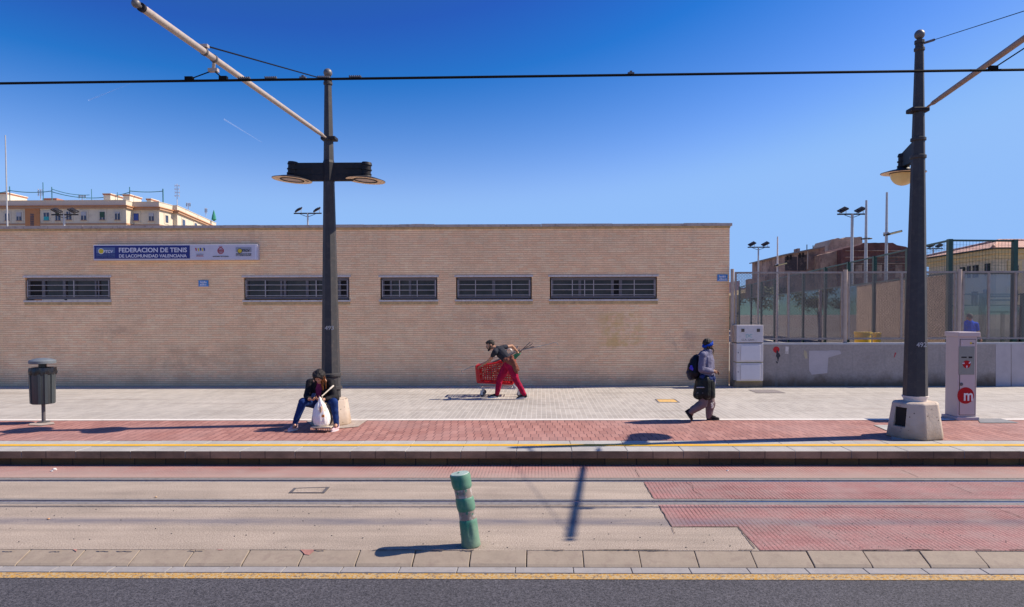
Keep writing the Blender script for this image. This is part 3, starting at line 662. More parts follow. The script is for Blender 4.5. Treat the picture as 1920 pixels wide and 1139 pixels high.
for i, (x0, x1, z0, z1) in enumerate(wr):
    px0, px1 = wins[i][0], wins[i][1]; X = lambda p: at(p, 540, WY + .08).x
    W = MB().box((x0 - .04, WY - .03, z1 + .002), (x1 + .04, WY + .05, z1 + .055)).build('lintel', M['sill'], BL)
    s = MB().box((x0 - .03, WY - .035, z0 - .05), (x1 + .03, WY + .30, z0 - .003)).build('sill', M['sill'], BL)
    MB().box((x0 - .02, WY - .012, z0 - .135), (x1 + .02, WY - .002, z0 - .052)).build('sill_course', M['ochre_brick'], BL)
    f = MB(); t = .07
    fa, fb = WY + .05, WY + .12
    f.box((x0 + .03, fa, z1 - .09), (x1 - .03, fb, z1 - .012)); f.box((x0 + .03, fa, z0 + .03), (x1 - .03, fb, z0 + .03 + t)); f.box((x0 + .03, fa + .001, z0 + .1001), (x0 + .03 + t, fb - .001, z1 - .0901)); f.box((x1 - .03 - t, fa + .001, z0 + .1001), (x1 - .03, fb - .001, z1 - .0901))
    for a, b in mull[i]: f.box((X(a), fa + .003, z0 + .1002), (X(b), fb - .003, z1 - .0902))
    fr = f.build('window', M['alu'], BL)
    MB().poly([(x0 + .05, fb - .02, z0 + .05), (x1 - .05, fb - .02, z0 + .05), (x1 - .05, fb - .02, z1 - .03), (x0 + .05, fb - .02, z1 - .03)]).build('pane', M['wglass'], fr)
    db = MB()
    for a, b in dark[i]: db.box((X(a), fb - .03, z0 + .1), (X(b), fb - .022, z1 - .09))
    if dark[i]: db.build('open_gap', M['dark_in'], fr)
    g_ = MB()
    for q in (.33, .57, .80): zz = z0 + (z1 - z0) * (1 - q); g_.box((x0 + .06, WY + .02, zz - .009), (x1 - .06, WY + .036, zz + .009))
    for a in thin[i]: xx = X(a); g_.box((xx - .012, WY + .0205, z0 + .09), (xx + .012, WY + .0355, z1 - .08))
    g_.box((x0 + .045, WY + .019, z0 + .09), (x0 + .065, WY + .037, z1 - .08)); g_.box((x1 - .065, WY + .019, z0 + .09), (x1 - .045, WY + .037, z1 - .08))
    g_.build('bars', M['alu_l'], fr)
# faint scrawls on the wall are in the wall material; sign board
BLU = paint('sign_blue', (.012, .02, .17), .5, var=.06); SIG = paint('sign_white', (.55, .52, .60), .5, var=.05); LT = paint('sign_letter', (.66, .64, .72), .6, var=.02)
sY = WY - .16
sx = lambda p: at(p, 470, sY).x
sz = lambda p, x=330: at(x, p, sY).z
S = thing('name_board', (sx(330), WY, sz(473)), 'long blue and white FEDERACION DE TENIS board high on the brick wall', 'sign')
m = MB().box((sx(174.5), sY + .012, sz(488)), (sx(482.5), WY - .002, sz(459))); m.build('box', SIG, S, bevel=.01)
MB().box((sx(478), sY + .006, sz(487.5)), (sx(480), sY + .012, sz(459.5))).build('edge_trim', LT, S)
MB().box((sx(176.5), sY + .004, sz(485.5, 260)), (sx(355.5), sY + .0119, sz(461, 260))).build('blue_panel', BLU, S)
def stx(s, x0, x1, yb, h, mat, bold=.006, y=sY, par=S, nm='lettering', **k):
    return text(nm, s, h / .72, (sx(x0), y, sz(yb, (x0 + x1) / 2)), mat, par, bold, width=sx(x1) - sx(x0), **k)
P = abs(sz(100) - sz(101))
stx('FEDERACION DE TENIS', 223, 350.5, 473.2, 8.6 * P, LT, .004); stx('DE LACOMUNIDAD VALENCIANA', 223, 350, 483, 6.0 * P, LT, .003)
GRB = paint('logo_slate', (.10, .15, .30), .6, var=.02); YEL = paint('logo_yellow', (.62, .47, .03), .6, var=.02); GR2 = paint('logo_grey', (.28, .28, .34), .6, var=.02); BK = paint('logo_black', (.02, .02, .03), .6); RDL = paint('logo_red', (.38, .03, .05), .6, var=.02)
def disc(px, py, r, mat, y, par, nm='logo_ball', X=None, n=20):
    c = at(px, py, y) if X is None else X
    return MB().prism([(c.x + r * P * math.cos(2 * math.pi * k / n), y, c.z + r * P * math.sin(2 * math.pi * k / n)) for k in range(n)], (0, .003, 0)).build(nm, mat, par)
def ftcv(x0, x1, y0, y1, cm, lm, tm):
    sc = (x1 - x0) / 35.
    MB().box((sx(x0), sY + .001, sz(y1)), (sx(x1), sY + .0035, sz(y0))).build('logo_plate', cm, S)
    cxp = x0 + 9 * sc; cyp = (y0 + y1) / 2 + 2 * sc
    disc(cxp, cyp, 5.6 * sc, lm, sY - .0005, S, 'logo_rim'); disc(cxp, cyp, 4.6 * sc, YEL, sY - .004, S)
    text('lettering', 'FTCV', 5.2 * sc * P / .72, (sx(x0 + 13.5 * sc), sY - .003, sz(cyp + 2.6 * sc)), lm, S, .003, width=sx(x0 + 32 * sc) - sx(x0 + 13.5 * sc), shear=.2)
    stx('FEDERACION DE TENIS', x0, x1, y1 + 5 * sc, 2.4 * sc * P, tm, .002); stx('DE LA COMUNIDAD VALENCIANA', x0, x1, y1 + 8.4 * sc, 1.9 * sc * P, tm, .001)
ftcv(180.5, 215.5, 464, 474.8, GRB, LT, GRB); ftcv(442, 471, 464.6, 473.5, GR2, BK, BK)
# small three-colour sports mark and red crest
for q, (x, cl) in enumerate(((367, RDL), (371.5, YEL), (375.5, BLU), (379, YEL), (382.5, BLU))):
    c = at(x, 468 + (q % 2) * .6, sY); a = .9 * P
    MB().prism([(c.x - a * 1.6, sY + .006, c.z + 3.2 * P), (c.x + a, sY + .006, c.z + 2.8 * P), (c.x + a * 2, sY + .006, c.z - 2.4 * P), (c.x - a * .2, sY + .006, c.z - 2.9 * P)], (0, .003, 0)).build('emblem_stroke', cl, S)
stx('FUNDACIO ESPORTIVA', 368, 381.5, 478, 1.6 * P, GR2, .001); stx('MUNICIPAL', 368, 381.5, 481.2, 1.8 * P, RDL, .001)
c = at(413.5, 470.5, sY); m = MB()
for r_ in (6.2, ): m.lathe((c.x, sY + .006, c.z), [(r_ * P, -.003), (r_ * P, 0), ((r_ - 1.2) * P, 0), ((r_ - 1.2) * P, -.003)], 24, M=Matrix.Rotation(R(90), 3, 'X'), closed=False)
for dx in (-4.2, -2.1, 0, 2.1, 4.2): m.box((c.x + (dx - .4) * P, sY + .002, c.z - 4.6 * P), (c.x + (dx + .4) * P, sY + .007, c.z + 3.4 * P))
m.box((c.x - 5 * P, sY + .001, c.z - .5 * P), (c.x + 5 * P, sY + .006, c.z + .3 * P)); m.box((c.x - 2.4 * P, sY + .003, c.z + 5.6 * P), (c.x + 2.4 * P, sY + .0065, c.z + 6.6 * P)); m.box((c.x - 3.2 * P, sY + .003, c.z + 7.6 * P), (c.x + 3.2 * P, sY + .0065, c.z + 8.2 * P))
m.build('crest', RDL, S); stx('AJUNTAMENT DE VALENCIA', 398.5, 428.5, 482, 1.8 * P, BK, .001)
# street name plaques
PBL = paint('plaque_blue', (.05, .22, .52), .35, var=.15, scale=30)
def plaque(px0, px1, py0, py1, label):
    Y = WY - .025; a = at(px0, (py0 + py1) / 2, Y); b = at(px1, (py0 + py1) / 2, Y); z0 = at(px0, py1, Y).z; z1 = at(px0, py0, Y).z
    t = thing('street_plaque', ((a.x + b.x) / 2, WY, (z0 + z1) / 2), label, 'sign')
    cols = 2; w_ = (b.x - a.x) / cols; h_ = (z1 - z0) / 2
    for r_ in range(2):
        for c_ in range(cols): MB().box((a.x + c_ * w_ + .002, Y, z0 + r_ * h_ + .002), (a.x + (c_ + 1) * w_ - .002, WY - .002, z0 + (r_ + 1) * h_ - .002)).build('tile', PBL, t)
    for s_, zz, hh in (('CALLE', .66, .05), ('DE LA', .40, .045), ('REINA', .14, .05)):
        m = MB()
    # two rows of illegible white strokes and a pale rim, as seen
    random.seed(px0)
    for row, (zz, hh) in enumerate(((.55, .055), (.2, .05))):
        x = a.x + .05
        while x < b.x - .06:
            L = random.uniform(.015, .04); m.box((x, Y - .003, z0 + (z1 - z0) * zz), (x + L, Y - .0005, z0 + (z1 - z0) * zz + hh * random.uniform(.7, 1.1))); x += L + random.uniform(.008, .02)
    m.box((a.x + .01, Y - .003, z0 + .008), (b.x - .01, Y - .0005, z0 + .02)); m.build('marks', LT, t)
plaque(372, 390.5, 526, 538, 'blue tile street plaque on the brick wall below the long sign')
plaque(1345, 1364.5, 515, 528, 'blue tile street plaque at the right corner of the brick building')
# roof things behind parapet: masts
def flood(px, ytop, ybar, x0, x1, Y, zb, label, tilt=1, r=.055):
    c = at(px, ybar, Y); t = thing('floodlight_mast', (c.x, Y, zb), label, 'floodlight', 'floodlight masts of the sports ground')
    MB().tube([(c.x, Y, zb), (c.x, Y, c.z + .02)], [r * 1.2, r * .8], 10).build('mast', M['galv'], t, smooth=True)
    a, b = at(x0, ybar, Y), at(x1, ybar, Y)
    MB().box((a.x, Y - .03, c.z - .03), (b.x, Y + .03, c.z + .03)).build('crossbar', M['pole_dk'], t)
    m = MB(); L = (b.x - a.x) * .28
    for s in (-1, 1): m.tube([(c.x, Y, c.z - L * .45), (c.x + s * L * .5, Y, c.z - L * .28), (c.x + s * L, Y, c.z - .03)], .015, 5)
    m.build('brace', M['pole_dk'], t)
    for x in (a.x + .25, b.x - .25):
        mt = Matrix.Translation(V((x, Y, c.z + .20))) @ Matrix.Rotation(R(-28 * tilt), 4, 'Y') @ Matrix.Rotation(R(25), 4, 'X')
        l = MB().box((-.20, -.16, -.035), (.20, .16, .03), M=mt).box((-.10, -.10, .03), (.10, .10, .06), M=mt).build('floodlight', M['pole_dk'], t, bevel=.01)
        MB().box((-.18, -.14, -.045), (.18, .14, -.037), M=mt).build('lens', M['globe'], l)
        MB().box((x - .15, Y - .01, c.z + .02), (x - .13, Y + .01, c.z + .18)).box((x + .13, Y - .01, c.z + .02), (x + .15, Y + .01, c.z + .18)).build('bracket', M['galv'], l)
    return t
SG = .52
flood(120, 400, 403, 97, 147, 33, SG, 'twin floodlight mast rising in front of the orange striped apartment block', -1)
flood(577, 398, 400.5, 551, 603, 36, SG, 'twin floodlight mast peeking over the roof left of the first pole')
flood(1422, 457, 464, 1402, 1443, 40, SG, 'twin floodlight mast with orange lamp lenses at the left end of the courts')
flood(1598, 398, 402, 1570, 1623, 31, SG, 'tallest twin floodlight mast above the ruined brick building', 1, .075)
flood(1750, 462, 466.5, 1738, 1768, 46, SG, 'far twin floodlight mast seen through the green mesh by the yellow building')
def mast(px, ytop, Y, label, lamp=None, r=.05, mat=None):
    c = at(px, ytop, Y); t = thing('slender_mast', (c.x, Y, SG), label, 'pole', 'slender single masts')
    MB().tube([(c.x, Y, SG), (c.x, Y, SG + (c.z - SG) * .5), (c.x, Y, c.z)], [r * 1.2, r, r * .6], 10).build('mast', mat or M['galv'], t, smooth=True)
    if lamp:
        q = at(lamp[0], lamp[1], Y); mt = Matrix.Translation(q) @ Matrix.Rotation(R(-14), 4, 'Y')
        l = MB().box((-.32, -.18, -.03), (.32, .18, .05), M=mt).build('floodlight', M['pole_dk'], t, bevel=.01)
        MB().box((-.28, -.185, -.037), (.30, .15, -.031), M=mt).box((-.2, -.187, -.03), (.28, -.181, .03), M=mt).build('lens', M['globe'], l)
        MB().tube([(c.x, Y, q.z), (q.x - .2, Y, q.z)], .03, 6).lathe((c.x, Y, q.z), [(r * 1.8, -.04), (r * 1.8, .04)], 10).build('bracket', M['galv'], l)
    return t
mast(10, 254, 28, 'thin white mast at the far left edge above the roof', r=.034, mat=M['galv'])
mast(1458, 444, 38, 'thin white mast with one small lamp left of the ruined building', (1464, 496.5), .06, M['sill'])
mt_ = mast(1624.5, 376, 30, 'slender grey mast with a small ring bracket, right of the tallest twin mast', None, .075)
c = at(1624.5, 448, 30); MB().lathe((c.x, 30, c.z), [(.22, -.02), (.24, 0), (.22, .02), (.20, 0)], 14, closed=False).build('ring_bracket', M['pole_dk'], mt_)
mast(1663, 361, 29, 'slender grey mast carrying a single wide floodlight near the larger pole', (1674, 438), .07)
# ================================================================== apartment block
APW = paint('apartment_cream', (.64, .56, .43), .85, var=.08, scale=.5, grime=((.36, .30, .24), .35)); APS = paint('apartment_cream_side', (.66, .58, .46), .85, var=.06, scale=.6)
APP = paint('apartment_parapet', (.58, .52, .42), .85, var=.08, scale=.4); APO = paint('apartment_orange', (.46, .20, .08), .8, var=.12, scale=1); APB = paint('apartment_cornice', (.40, .23, .14), .8, var=.12, scale=1)
AW = paint('apartment_window', (.05, .06, .10), .25, var=.4, scale=.9); ATR = paint('apartment_trim', (.58, .51, .40), .8)
Y0 = 100.0
fp = [at(-60, 376, Y0), at(236, 376, Y0), at(236, 376, Y0 + 1.6), at(241, 376, Y0 + 1.6), at(298, 376, Y0 + 1.6), at(324, 383, Y0 + 5.0), at(332, 383, Y0 + 5.0), at(405, 413, Y0 + 25)]
ztop = fp[1].z; FP = [(p.x, p.y) for p in fp]
FP = [(FP[0][0], FP[0][1]), FP[1], (FP[1][0] + .05, FP[2][1]), FP[4], FP[5], FP[6], FP[7], (FP[0][0], FP[7][1])]
zc1, zc0 = at(150, 386, Y0).z, at(150, 391.5, Y0).z
AP = thing('apartment_block', (at(150, 400, Y0).x, Y0, SG), 'cream apartment block with orange cornice and flat roof rising behind the brick building', 'building')
def foot(z0, z1, e=0., nm='wall', mat=APW):
    c = V((sum(p[0] for p in FP) / 8, sum(p[1] for p in FP) / 8)); n = len(FP); pts = []
    for i in range(n):
        a, b, d = V(FP[i - 1]), V(FP[i]), V(FP[(i + 1) % n]); n1 = V(((b - a).y, -(b - a).x)).normalized(); n2 = V(((d - b).y, -(d - b).x)).normalized(); k = (n1 + n2); k = k / max(.6, k.length_squared / 2) if k.length > .1 else n1
        q = b + k * e; pts.append((q.x, q.y, z0))
    return MB().prism(pts, (0, 0, z1 - z0)).build(nm, mat, AP)
foot(SG, zc0); foot(zc0, zc1 - .12, .28, 'cornice', APB); foot(zc1 - .12, zc1, .4, 'cornice_lip', APO); foot(zc1, ztop, 0, 'parapet', APP)
foot(ztop, ztop + .06, .06, 'parapet_cap', APS)
zl = at(150, 420.5, Y0).z; foot(zl - .12, zl + .12, .08, 'string_course', APB)
def awin(px0, px1, py0, py1, Y, half=None, curt=None):
    a, b = at(px0, py0, Y), at(px1, py1, Y); zt_, zb_ = a.z, b.z
    f = MB().box((a.x - .28, Y - .06, zb_ - .25), (b.x + .28, Y + .02, zt_ + .3)).build('window_surround', ATR, AP)
    MB().box((a.x, Y - .09, zb_), (b.x, Y - .061, zt_)).build('pane', AW, f)
    MB().box((a.x - .08, Y - .13, zb_ - .1), (b.x + .08, Y - .06, zb_ - .001)).build('sill', APB, f)
    m = MB().box(((a.x + b.x) / 2 - .04, Y - .10, zb_), ((a.x + b.x) / 2 + .04, Y - .091, zt_)).build('frame', ATR, f)
    if half: MB().box((a.x + .02, Y - .115, zt_ - (zt_ - zb_) * half[0]), (b.x - .02, Y - .101, zt_)).build('blind', half[1], f)
    if curt: MB().box((a.x + .02, Y - .115, zb_), (b.x - .02, Y - .101, zb_ + (zt_ - zb_) * curt[0])).build('awning', curt[1], f)
lb = paint('pale_blind', (.42, .42, .44), .7); tq = paint('turquoise_cloth', (.03, .34, .36), .7); gn = paint('green_blind', (.03, .08, .05), .7); bu = paint('blue_cloth', (.02, .06, .30), .7)
awin(10, 18, 401, 414, Y0); awin(31.5, 41, 399, 414, Y0, (.5, lb)); awin(82.5, 92.5, 399.5, 414, Y0, None, (.5, tq)); awin(104.5, 114, 399.5, 414, Y0, (.3, gn)); awin(125, 134.5, 397.5, 412.5, Y0); awin(152.5, 162.5, 398, 413, Y0, (.45, lb)); awin(187.5, 197, 398, 412.5, Y0, (.7, gn)); awin(216, 225.5, 398, 412.5, Y0, (.2, lb))
awin(251, 260.5, 400.5, 414, Y0 + 1.6, None, (.95, bu)); awin(279.5, 289, 400.5, 414.5, Y0 + 1.6, (.4, lb))
a, b = at(47.5, 392, Y0), at(75.5, 425, Y0); MB().box((a.x, Y0 - .1, SG + 2), (b.x, Y0 - .02, zc0)).build('orange_stair_bay', APO, AP)
a, b = at(57.5, 401, Y0), at(65, 424, Y0); m = MB()
for r_ in range(7):
    for c_ in range(3): x = a.x + (b.x - a.x) * c_ / 3; z = a.z - (a.z - b.z) * r_ / 7; m.box((x + .04, Y0 - .14, z - .24), (x + (b.x - a.x) / 3 - .04, Y0 - .101, z - .04))
m.build('stair_lattice', AW, AP)
# windows on the sunlit side
def swin(px0, px1, pyt, pyb, A_, B_):
    A_, B_ = V((*A_, 0)), V((*B_, 0)); d = (B_ - A_).normalized(); n_ = V((d.y, -d.x, 0))
    def hit(px):
        r_ = ray(px, 400); den = r_.x * (-d.y) + r_.y * d.x
        t_ = (A_.x * (-d.y) + A_.y * d.x) / den; return V((r_.x * t_, r_.y * t_, 0))
    p, q = hit(px0), hit(px1); zt_ = at((px0 + px1) / 2, pyt, (p.y + q.y) / 2).z; zb_ = max(at((px0 + px1) / 2, pyb, (p.y + q.y) / 2).z, zt_ - 1.8)
    f = MB().prism([p - d * .3 + V((0, 0, zb_ - .25)), q + d * .3 + V((0, 0, zb_ - .25)), q + d * .3 + V((0, 0, zt_ + .3)), p - d * .3 + V((0, 0, zt_ + .3))], n_ * .06).build('window_surround', ATR, AP)
    MB().prism([p + V((0, 0, zb_)), q + V((0, 0, zb_)), q + V((0, 0, zt_)), p + V((0, 0, zt_))], n_ * .09).build('pane', AW, f)
swin(309.5, 314.5, 404.5, 418, FP[3], FP[4]); swin(341, 346, 412.5, 426, FP[5], FP[6]); swin(364, 368, 419, 430, FP[5], FP[6])
# roof clutter of the block
def chim(x0, x1, yt, Y, d=3.0):
    a, b = at(x0, yt, Y), at(x1, yt, Y); o = MB().box((a.x, Y, ztop - .3), (b.x, Y + d, a.z - .25)).build('chimney', APS, AP)
    MB().box((a.x - .08, Y - .08, a.z - .25), (b.x + .08, Y + d + .08, a.z - .1)).build('chimney_band', paint('brick_red', (.36, .13, .08), .85), o)
    MB().box((a.x - .12, Y - .12, a.z - .0999), (b.x + .12, Y + d + .12, a.z)).build('chimney_cap', APS, o)
chim(-8, 13, 361, Y0 + 2, 4); chim(194, 207, 363, Y0 + 1.5, 3); chim(231, 243, 364.5, Y0 + 1.8, 3); chim(275, 283, 372.5, Y0 + 3, 2)
MB().box((at(80, 373, Y0 + 3).x, Y0 + 3, ztop - .2), (at(106, 373, Y0 + 3).x, Y0 + 7, at(80, 372, Y0 + 3).z)).build('roof_shed', paint('terracotta_shed', (.34, .14, .09), .85), AP)
TQ = paint('teal_post', (.03, .16, .20), .6)
def post(px, yt, Y, r=.07, mat=TQ, nm='roof_post'): p = at(px, yt, Y); MB().tube([(p.x, Y, ztop - .3), p], r, 6).build(nm, mat, AP); return p
pr = [post(18, 350, Y0 + 1), post(80.5, 342.5, Y0 + 1, .06), post(97, 351, Y0 + 1), post(243, 351, Y0 + 3), post(305.5, 354.5, Y0 + 3, .1)]
post(171.5, 355, Y0 + 1, .05); post(220, 361, Y0 + 1, .05)
def rope(a, b, sag, r=.06): MB().tube([a.lerp(b, t / 12) - V((0, 0, sag * 4 * t / 12 * (1 - t / 12))) for t in range(13)], r, 5).build('roof_line', TQ, AP)
e = V((0, 0, -.6)); rope(at(-20, 361, Y0 + 1), pr[0] + e, .2); rope(pr[0] + e, pr[2] + e, .25); rope(pr[2] + V((0, 0, -.3)), at(168, 366, Y0 + 2), .3, .05); rope(pr[2] + e * 1.2, pr[3] + V((0, 0, -.8)), .9); rope(pr[3] + e, pr[4] + V((0, 0, -.35)), .15)
AN = paint('antenna_metal', (.50, .45, .45), .5, .3)
def ant(px, yt, yb, Y, w_, label):
    p, q = at(px, yt, Y), at(px, yb, Y); t = thing('roof_antenna', (q.x, Y, ztop), label, 'antenna', 'aerials on the apartment roof')
    MB().tube([(q.x, Y, ztop - .2), p], .05, 6).build('mast', AN, t); m = MB(); h = p.z - q.z
    for k in range(4): z = p.z - h * (.1 + .17 * k); m.box((p.x - w_ * (.35 + .1 * (k % 2)), Y - .03, z - .03), (p.x + w_ * (.3 + .12 * ((k + 1) % 2)), Y + .03, z + .03)); m.box((p.x - w_ * .35, Y - .04, z - .18), (p.x - w_ * .35 + .05, Y + .04, z + .18)); m.box((p.x + w_ * .3, Y - .04, z - .2), (p.x + w_ * .3 + .05, Y + .04, z + .12))
    m.build('elements', AN, t)
ant(332, 345, 382, Y0 + 6, 1.0, 'tallest lattice television aerial near the right end of the apartment roof')
ant(353, 381, 390, Y0 + 9, .9, 'squat aerial on the apartment roof just right of the lattice one')
ant(386, 391, 402, Y0 + 15, .5, 'small aerial farthest along the sloping apartment roof line')
ant(76, 355, 373, Y0 + 2, 1.1, 'pinkish aerial left of the first two roof posts')
ant(154, 366, 374, Y0 + 2, 1.4, 'pair of white dishes on the middle of the apartment roof')
p = at(401, 403, Y0 + 22); q = at(401, 413, Y0 + 22); t = thing('closed_parasol', (p.x, Y0 + 22, q.z), 'closed green parasol at the right end of the apartment roof', 'parasol')
MB().lathe((p.x, Y0 + 22, q.z - .2), [(.05, 0), (.42, .3), (.30, 1.0), (.12, 1.7), (.03, 2.0)], 9).build('canopy', paint('parasol_green', (.02, .22, .15), .7), t)
# contrails
CT = bpy.data.materials.new('contrail'); CT.use_nodes = True; nn = CT.node_tree; pb = nn.nodes['Principled BSDF']; pb.inputs['Base Color'].default_value = (1, 1, 1, 1); pb.inputs['Alpha'].default_value = .13; pb.inputs['Roughness'].default_value = 1
def trail(a, b, r, label):
    A_, B_ = at(*a, 6000), at(*b, 6000); o = MB().tube([A_.lerp(B_, i / 8) for i in range(9)], [r * (1 - .8 * i / 8) for i in range(9)], 8).build('contrail', CT, smooth=True, origin=A_); tag(o, label, 'contrail')
trail((166, 188.5), (245, 157), 6.5, 'thin white contrail just below the wire at the upper left'); trail((420, 224), (492, 268), 5.5, 'faint white contrail under the long bracket arm')
# ================================================================== right side: low wall, fence
xw0 = XB1 + .02; wy = WY - .28
wtop = at(1600, 643.5, wy).z
LW = thing('low_wall', (xw0 + 6, wy, PZ), 'grey rendered low wall carrying the metal mesh fence', 'wall')
MB().box((xw0, wy, PZ - .1), (32, wy + .30, wtop - .04)).build('wall', M['plaster'], LW)
MB().box((xw0, wy - .006, wtop - .0399), (32, wy + .306, wtop)).build('wall_top', paint('wall_top_cement', (.42, .42, .44), .85, scale=4), LW)
def wpatch(pts, mat, nm, d=.005): c = [at(x, y, wy) for x, y in pts]; return MB().prism([(p.x, wy - d, p.z) for p in c], (0, d - .001, 0)).build(nm, mat, LW)
wpatch([(1517, 658), (1552, 658), (1560, 657), (1575, 658), (1577, 664), (1566, 667), (1553, 671), (1551, 700), (1540, 701), (1522, 703), (1517, 695), (1516.5, 675)], M['patch'], 'paint_patch')
wpatch([(1867, 645), (1895, 645), (1895, 726), (1867, 726)], M['patch'], 'paint_patch'); wpatch([(1896.5, 645), (1990, 645), (1990, 726), (1896.5, 726)], M['patch'], 'paint_patch')
wpatch([(1473, 650), (1479, 650.5), (1478, 664), (1472, 663.5)], M['sill'], 'paper_sticker'); wpatch([(1678, 661), (1680.5, 662), (1677, 671), (1676, 670)], RDL, 'red_scrawl')
wpatch([(1508, 656), (1513, 661), (1514, 672), (1510, 673), (1507, 664)], paint('faded_yellow', (.40, .33, .22), .9), 'faded_mark')
c = at(1455.5, 656, wy); disc(0, 0, 6.0, paint('stencil_red', (.45, .015, .02), .8, var=.1), wy - .006, LW, 'stencil_disc', X=c)
wpatch([(1455.5, 658), (1457.5, 656.5), (1459, 658.5), (1458.8, 661), (1462, 664), (1463.2, 668), (1460.5, 671), (1459.3, 676), (1458.6, 680), (1457.8, 675), (1457, 671.5), (1455, 668), (1455.8, 663.5)], BK, 'stencil_figure', .009)
wpatch([(1455, 677.5), (1456.5, 678), (1458.5, 681), (1457, 682), (1455.5, 680.5)], BK, 'stencil_figure', .007)
# fence panels
M['fence_mesh'] = paint('mesh_strands', (.19, .165, .155), .6, .2, var=.15, scale=3)
fy = wy + .15; fz0, fz1 = at(1600, 637, fy).z, at(1600, 509.5, fy).z
FE = thing('mesh_fence', (xw0 + 6, fy, wtop), 'brown grey expanded metal mesh fence standing on the low wall', 'fence')
def fpost(px, r, mat, zt=None, w_=None):
    x = at(px, 570, fy).x; MB().tube([(x, fy - .02, wtop - .02), (x, fy - .02, (zt or fz1) + .05)], r, 10).build('post', mat, FE, smooth=True); return x
fpost(1372.5, .05, M['fence_tan'], fz1 + .03); xq = fpost(1584, .06, M['fence_tan']); fpost(1797.5, .06, M['fence_tan']); fpost(2010, .06, M['fence_tan'])
m = MB()
xx = at(1376, 513, fy).x
panels = [(1377.5, 1580, (1478,)), (1589.5, 1792, (1690,)), (1803.5, 2005, (1853.5, 1904))]
for a, b, mids in panels:
    a, b = at(a, 570, fy).x, at(b, 570, fy).x; f = MB(); t_ = .05
    f.box((a, fy - .025, fz1 - .05), (b, fy + .025, fz1)); f.box((a, fy - .025, fz0), (b, fy + .025, fz0 + .05)); f.box((a, fy - .0245, fz0 + .0501), (a + t_, fy + .0245, fz1 - .0501)); f.box((b - t_, fy - .0245, fz0 + .0501), (b, fy + .0245, fz1 - .0501))
    for mm in mids: xm = at(mm, 570, fy).x; f.box((xm - .028, fy - .022, fz0 + .0502), (xm + .028, fy + .022, fz1 - .0502))
    for zq in (.22, .8): f.box((a - .10, fy - .012, fz0 + (fz1 - fz0) * zq), (a - .001, fy + .012, fz0 + (fz1 - fz0) * zq + .04))
    f.build('panel_frame', M['fence'], FE)
    # expanded metal: two families of crossing strands clipped to the frame
    me = MB(); dx, dz = .088, .040; k_ = dz / dx; x0, x1, z0, z1 = a + .03, b - .03, fz0 + .04, fz1 - .04; tw = .0048
    for s in (1, -1):
        q = -(x1 - x0) * k_
        while q < (z1 - z0) + (x1 - x0) * k_:
            # line z = z0+q + s*k_*(x-x0)
            pts = []
            xa_, xb_ = x0, x1
            za_, zb_ = z0 + q, z0 + q + s * k_ * (x1 - x0)
            if s > 0: lo = max(x0, x0 + (z0 - za_) / k_); hi = min(x1, x0 + (z1 - za_) / k_)
            else: lo = max(x0, x0 + (za_ - z1) / k_); hi = min(x1, x0 + (za_ - z0) / k_)
            if hi > lo + .01:
                A_ = V((lo, fy + .002 * s, za_ + s * k_ * (lo - x0))); B_ = V((hi, fy + .002 * s, za_ + s * k_ * (hi - x0)))
                u = V((0, 0, tw)); me.add([A_ - u, B_ - u, B_ + u, A_ + u, A_ - u + V((0, .006, 0)), B_ - u + V((0, .006, 0)), B_ + u + V((0, .006, 0)), A_ + u + V((0, .006, 0))], [(0, 1, 2, 3), (4, 7, 6, 5), (3, 2, 6, 7), (0, 4, 5, 1)])
            q += dz
    me.build('mesh_panel', M['fence_mesh'], FE, fixn=False)
# meter cabinet
CW = paint('cabinet_grp', (.56, .51, .51), .6, var=.07, scale=5, grime=((.42, .38, .33), .4)); CW2 = paint('cabinet_door', (.62, .58, .60), .6, var=.05, scale=5)
cy = wy - .32; ca = at(1381, 700, cy); cb = at(1431, 700, cy); z3, z2, z1_, z0_ = at(1405, 609, cy).z, at(1405, 643.5, cy).z, at(1405, 680, cy).z, at(1405, 715.5, cy).z
CB = thing('meter_cabinet', ((ca.x + cb.x) / 2, cy, z0_), 'white three section meter cabinet fixed at the left end of the low wall', 'cabinet')
for i, (a, b) in enumerate(((z2, z3), (z1_, z2), (z0_, z1_))):
    s = MB().box((ca.x, cy, a + .012), (cb.x, wy - .002, b - .012)).build('section', CW, CB, bevel=.012)
    MB().box((ca.x + .01, cy + .02, a - .010), (cb.x - .01, wy - .003, a + .0119)).build('joint', paint('mossy_joint', (.30, .26, .12), .9) if i else M['dark_in'], CB)
    if i: MB().box((ca.x + .11, cy - .02, a + .05), (cb.x - .08, cy - .001, b - .06)).build('door', CW2, s, bevel=.015); MB().lathe((ca.x + .045, cy - .002, (a + b) / 2), [(.012, 0), (.012, .01)], 10, M=Matrix.Rotation(R(90), 3, 'X')).build('lock', BK, s)
    else:
        for xx_ in (.17, .75): x = ca.x + (cb.x - ca.x) * xx_; w_ = .085; MB().box((x, cy - .008, b - .20), (x + w_, cy - .001, b - .20 + w_)).build('inspection_window', paint('brown_window', (.07, .05, .045), .2), s)
        text('scrawl', 'DC', .13, (ca.x + .24, cy - .003, a + .15), paint('teal_marker', (.20, .42, .42), .8), s, .0, ext=.002); text('scrawl', 'G.A. SAH', .075, (ca.x + .13, cy - .003, a + .06), paint('grey_marker', (.22, .20, .2), .8), s, .0, ext=.002, width=.34)
MB().box((ca.x - .02, cy + .1, PZ), (cb.x + .02, wy - .003, z0_ - .01)).build('plinth', paint('stained_plinth', (.24, .18, .12), .95, var=.3, scale=8), CB)
MB().box((ca.x - .045, cy + .05, z2 + .02), (ca.x - .002, wy - .01, z3 - .02)).build('side_trim', M['fence_tan'], CB)
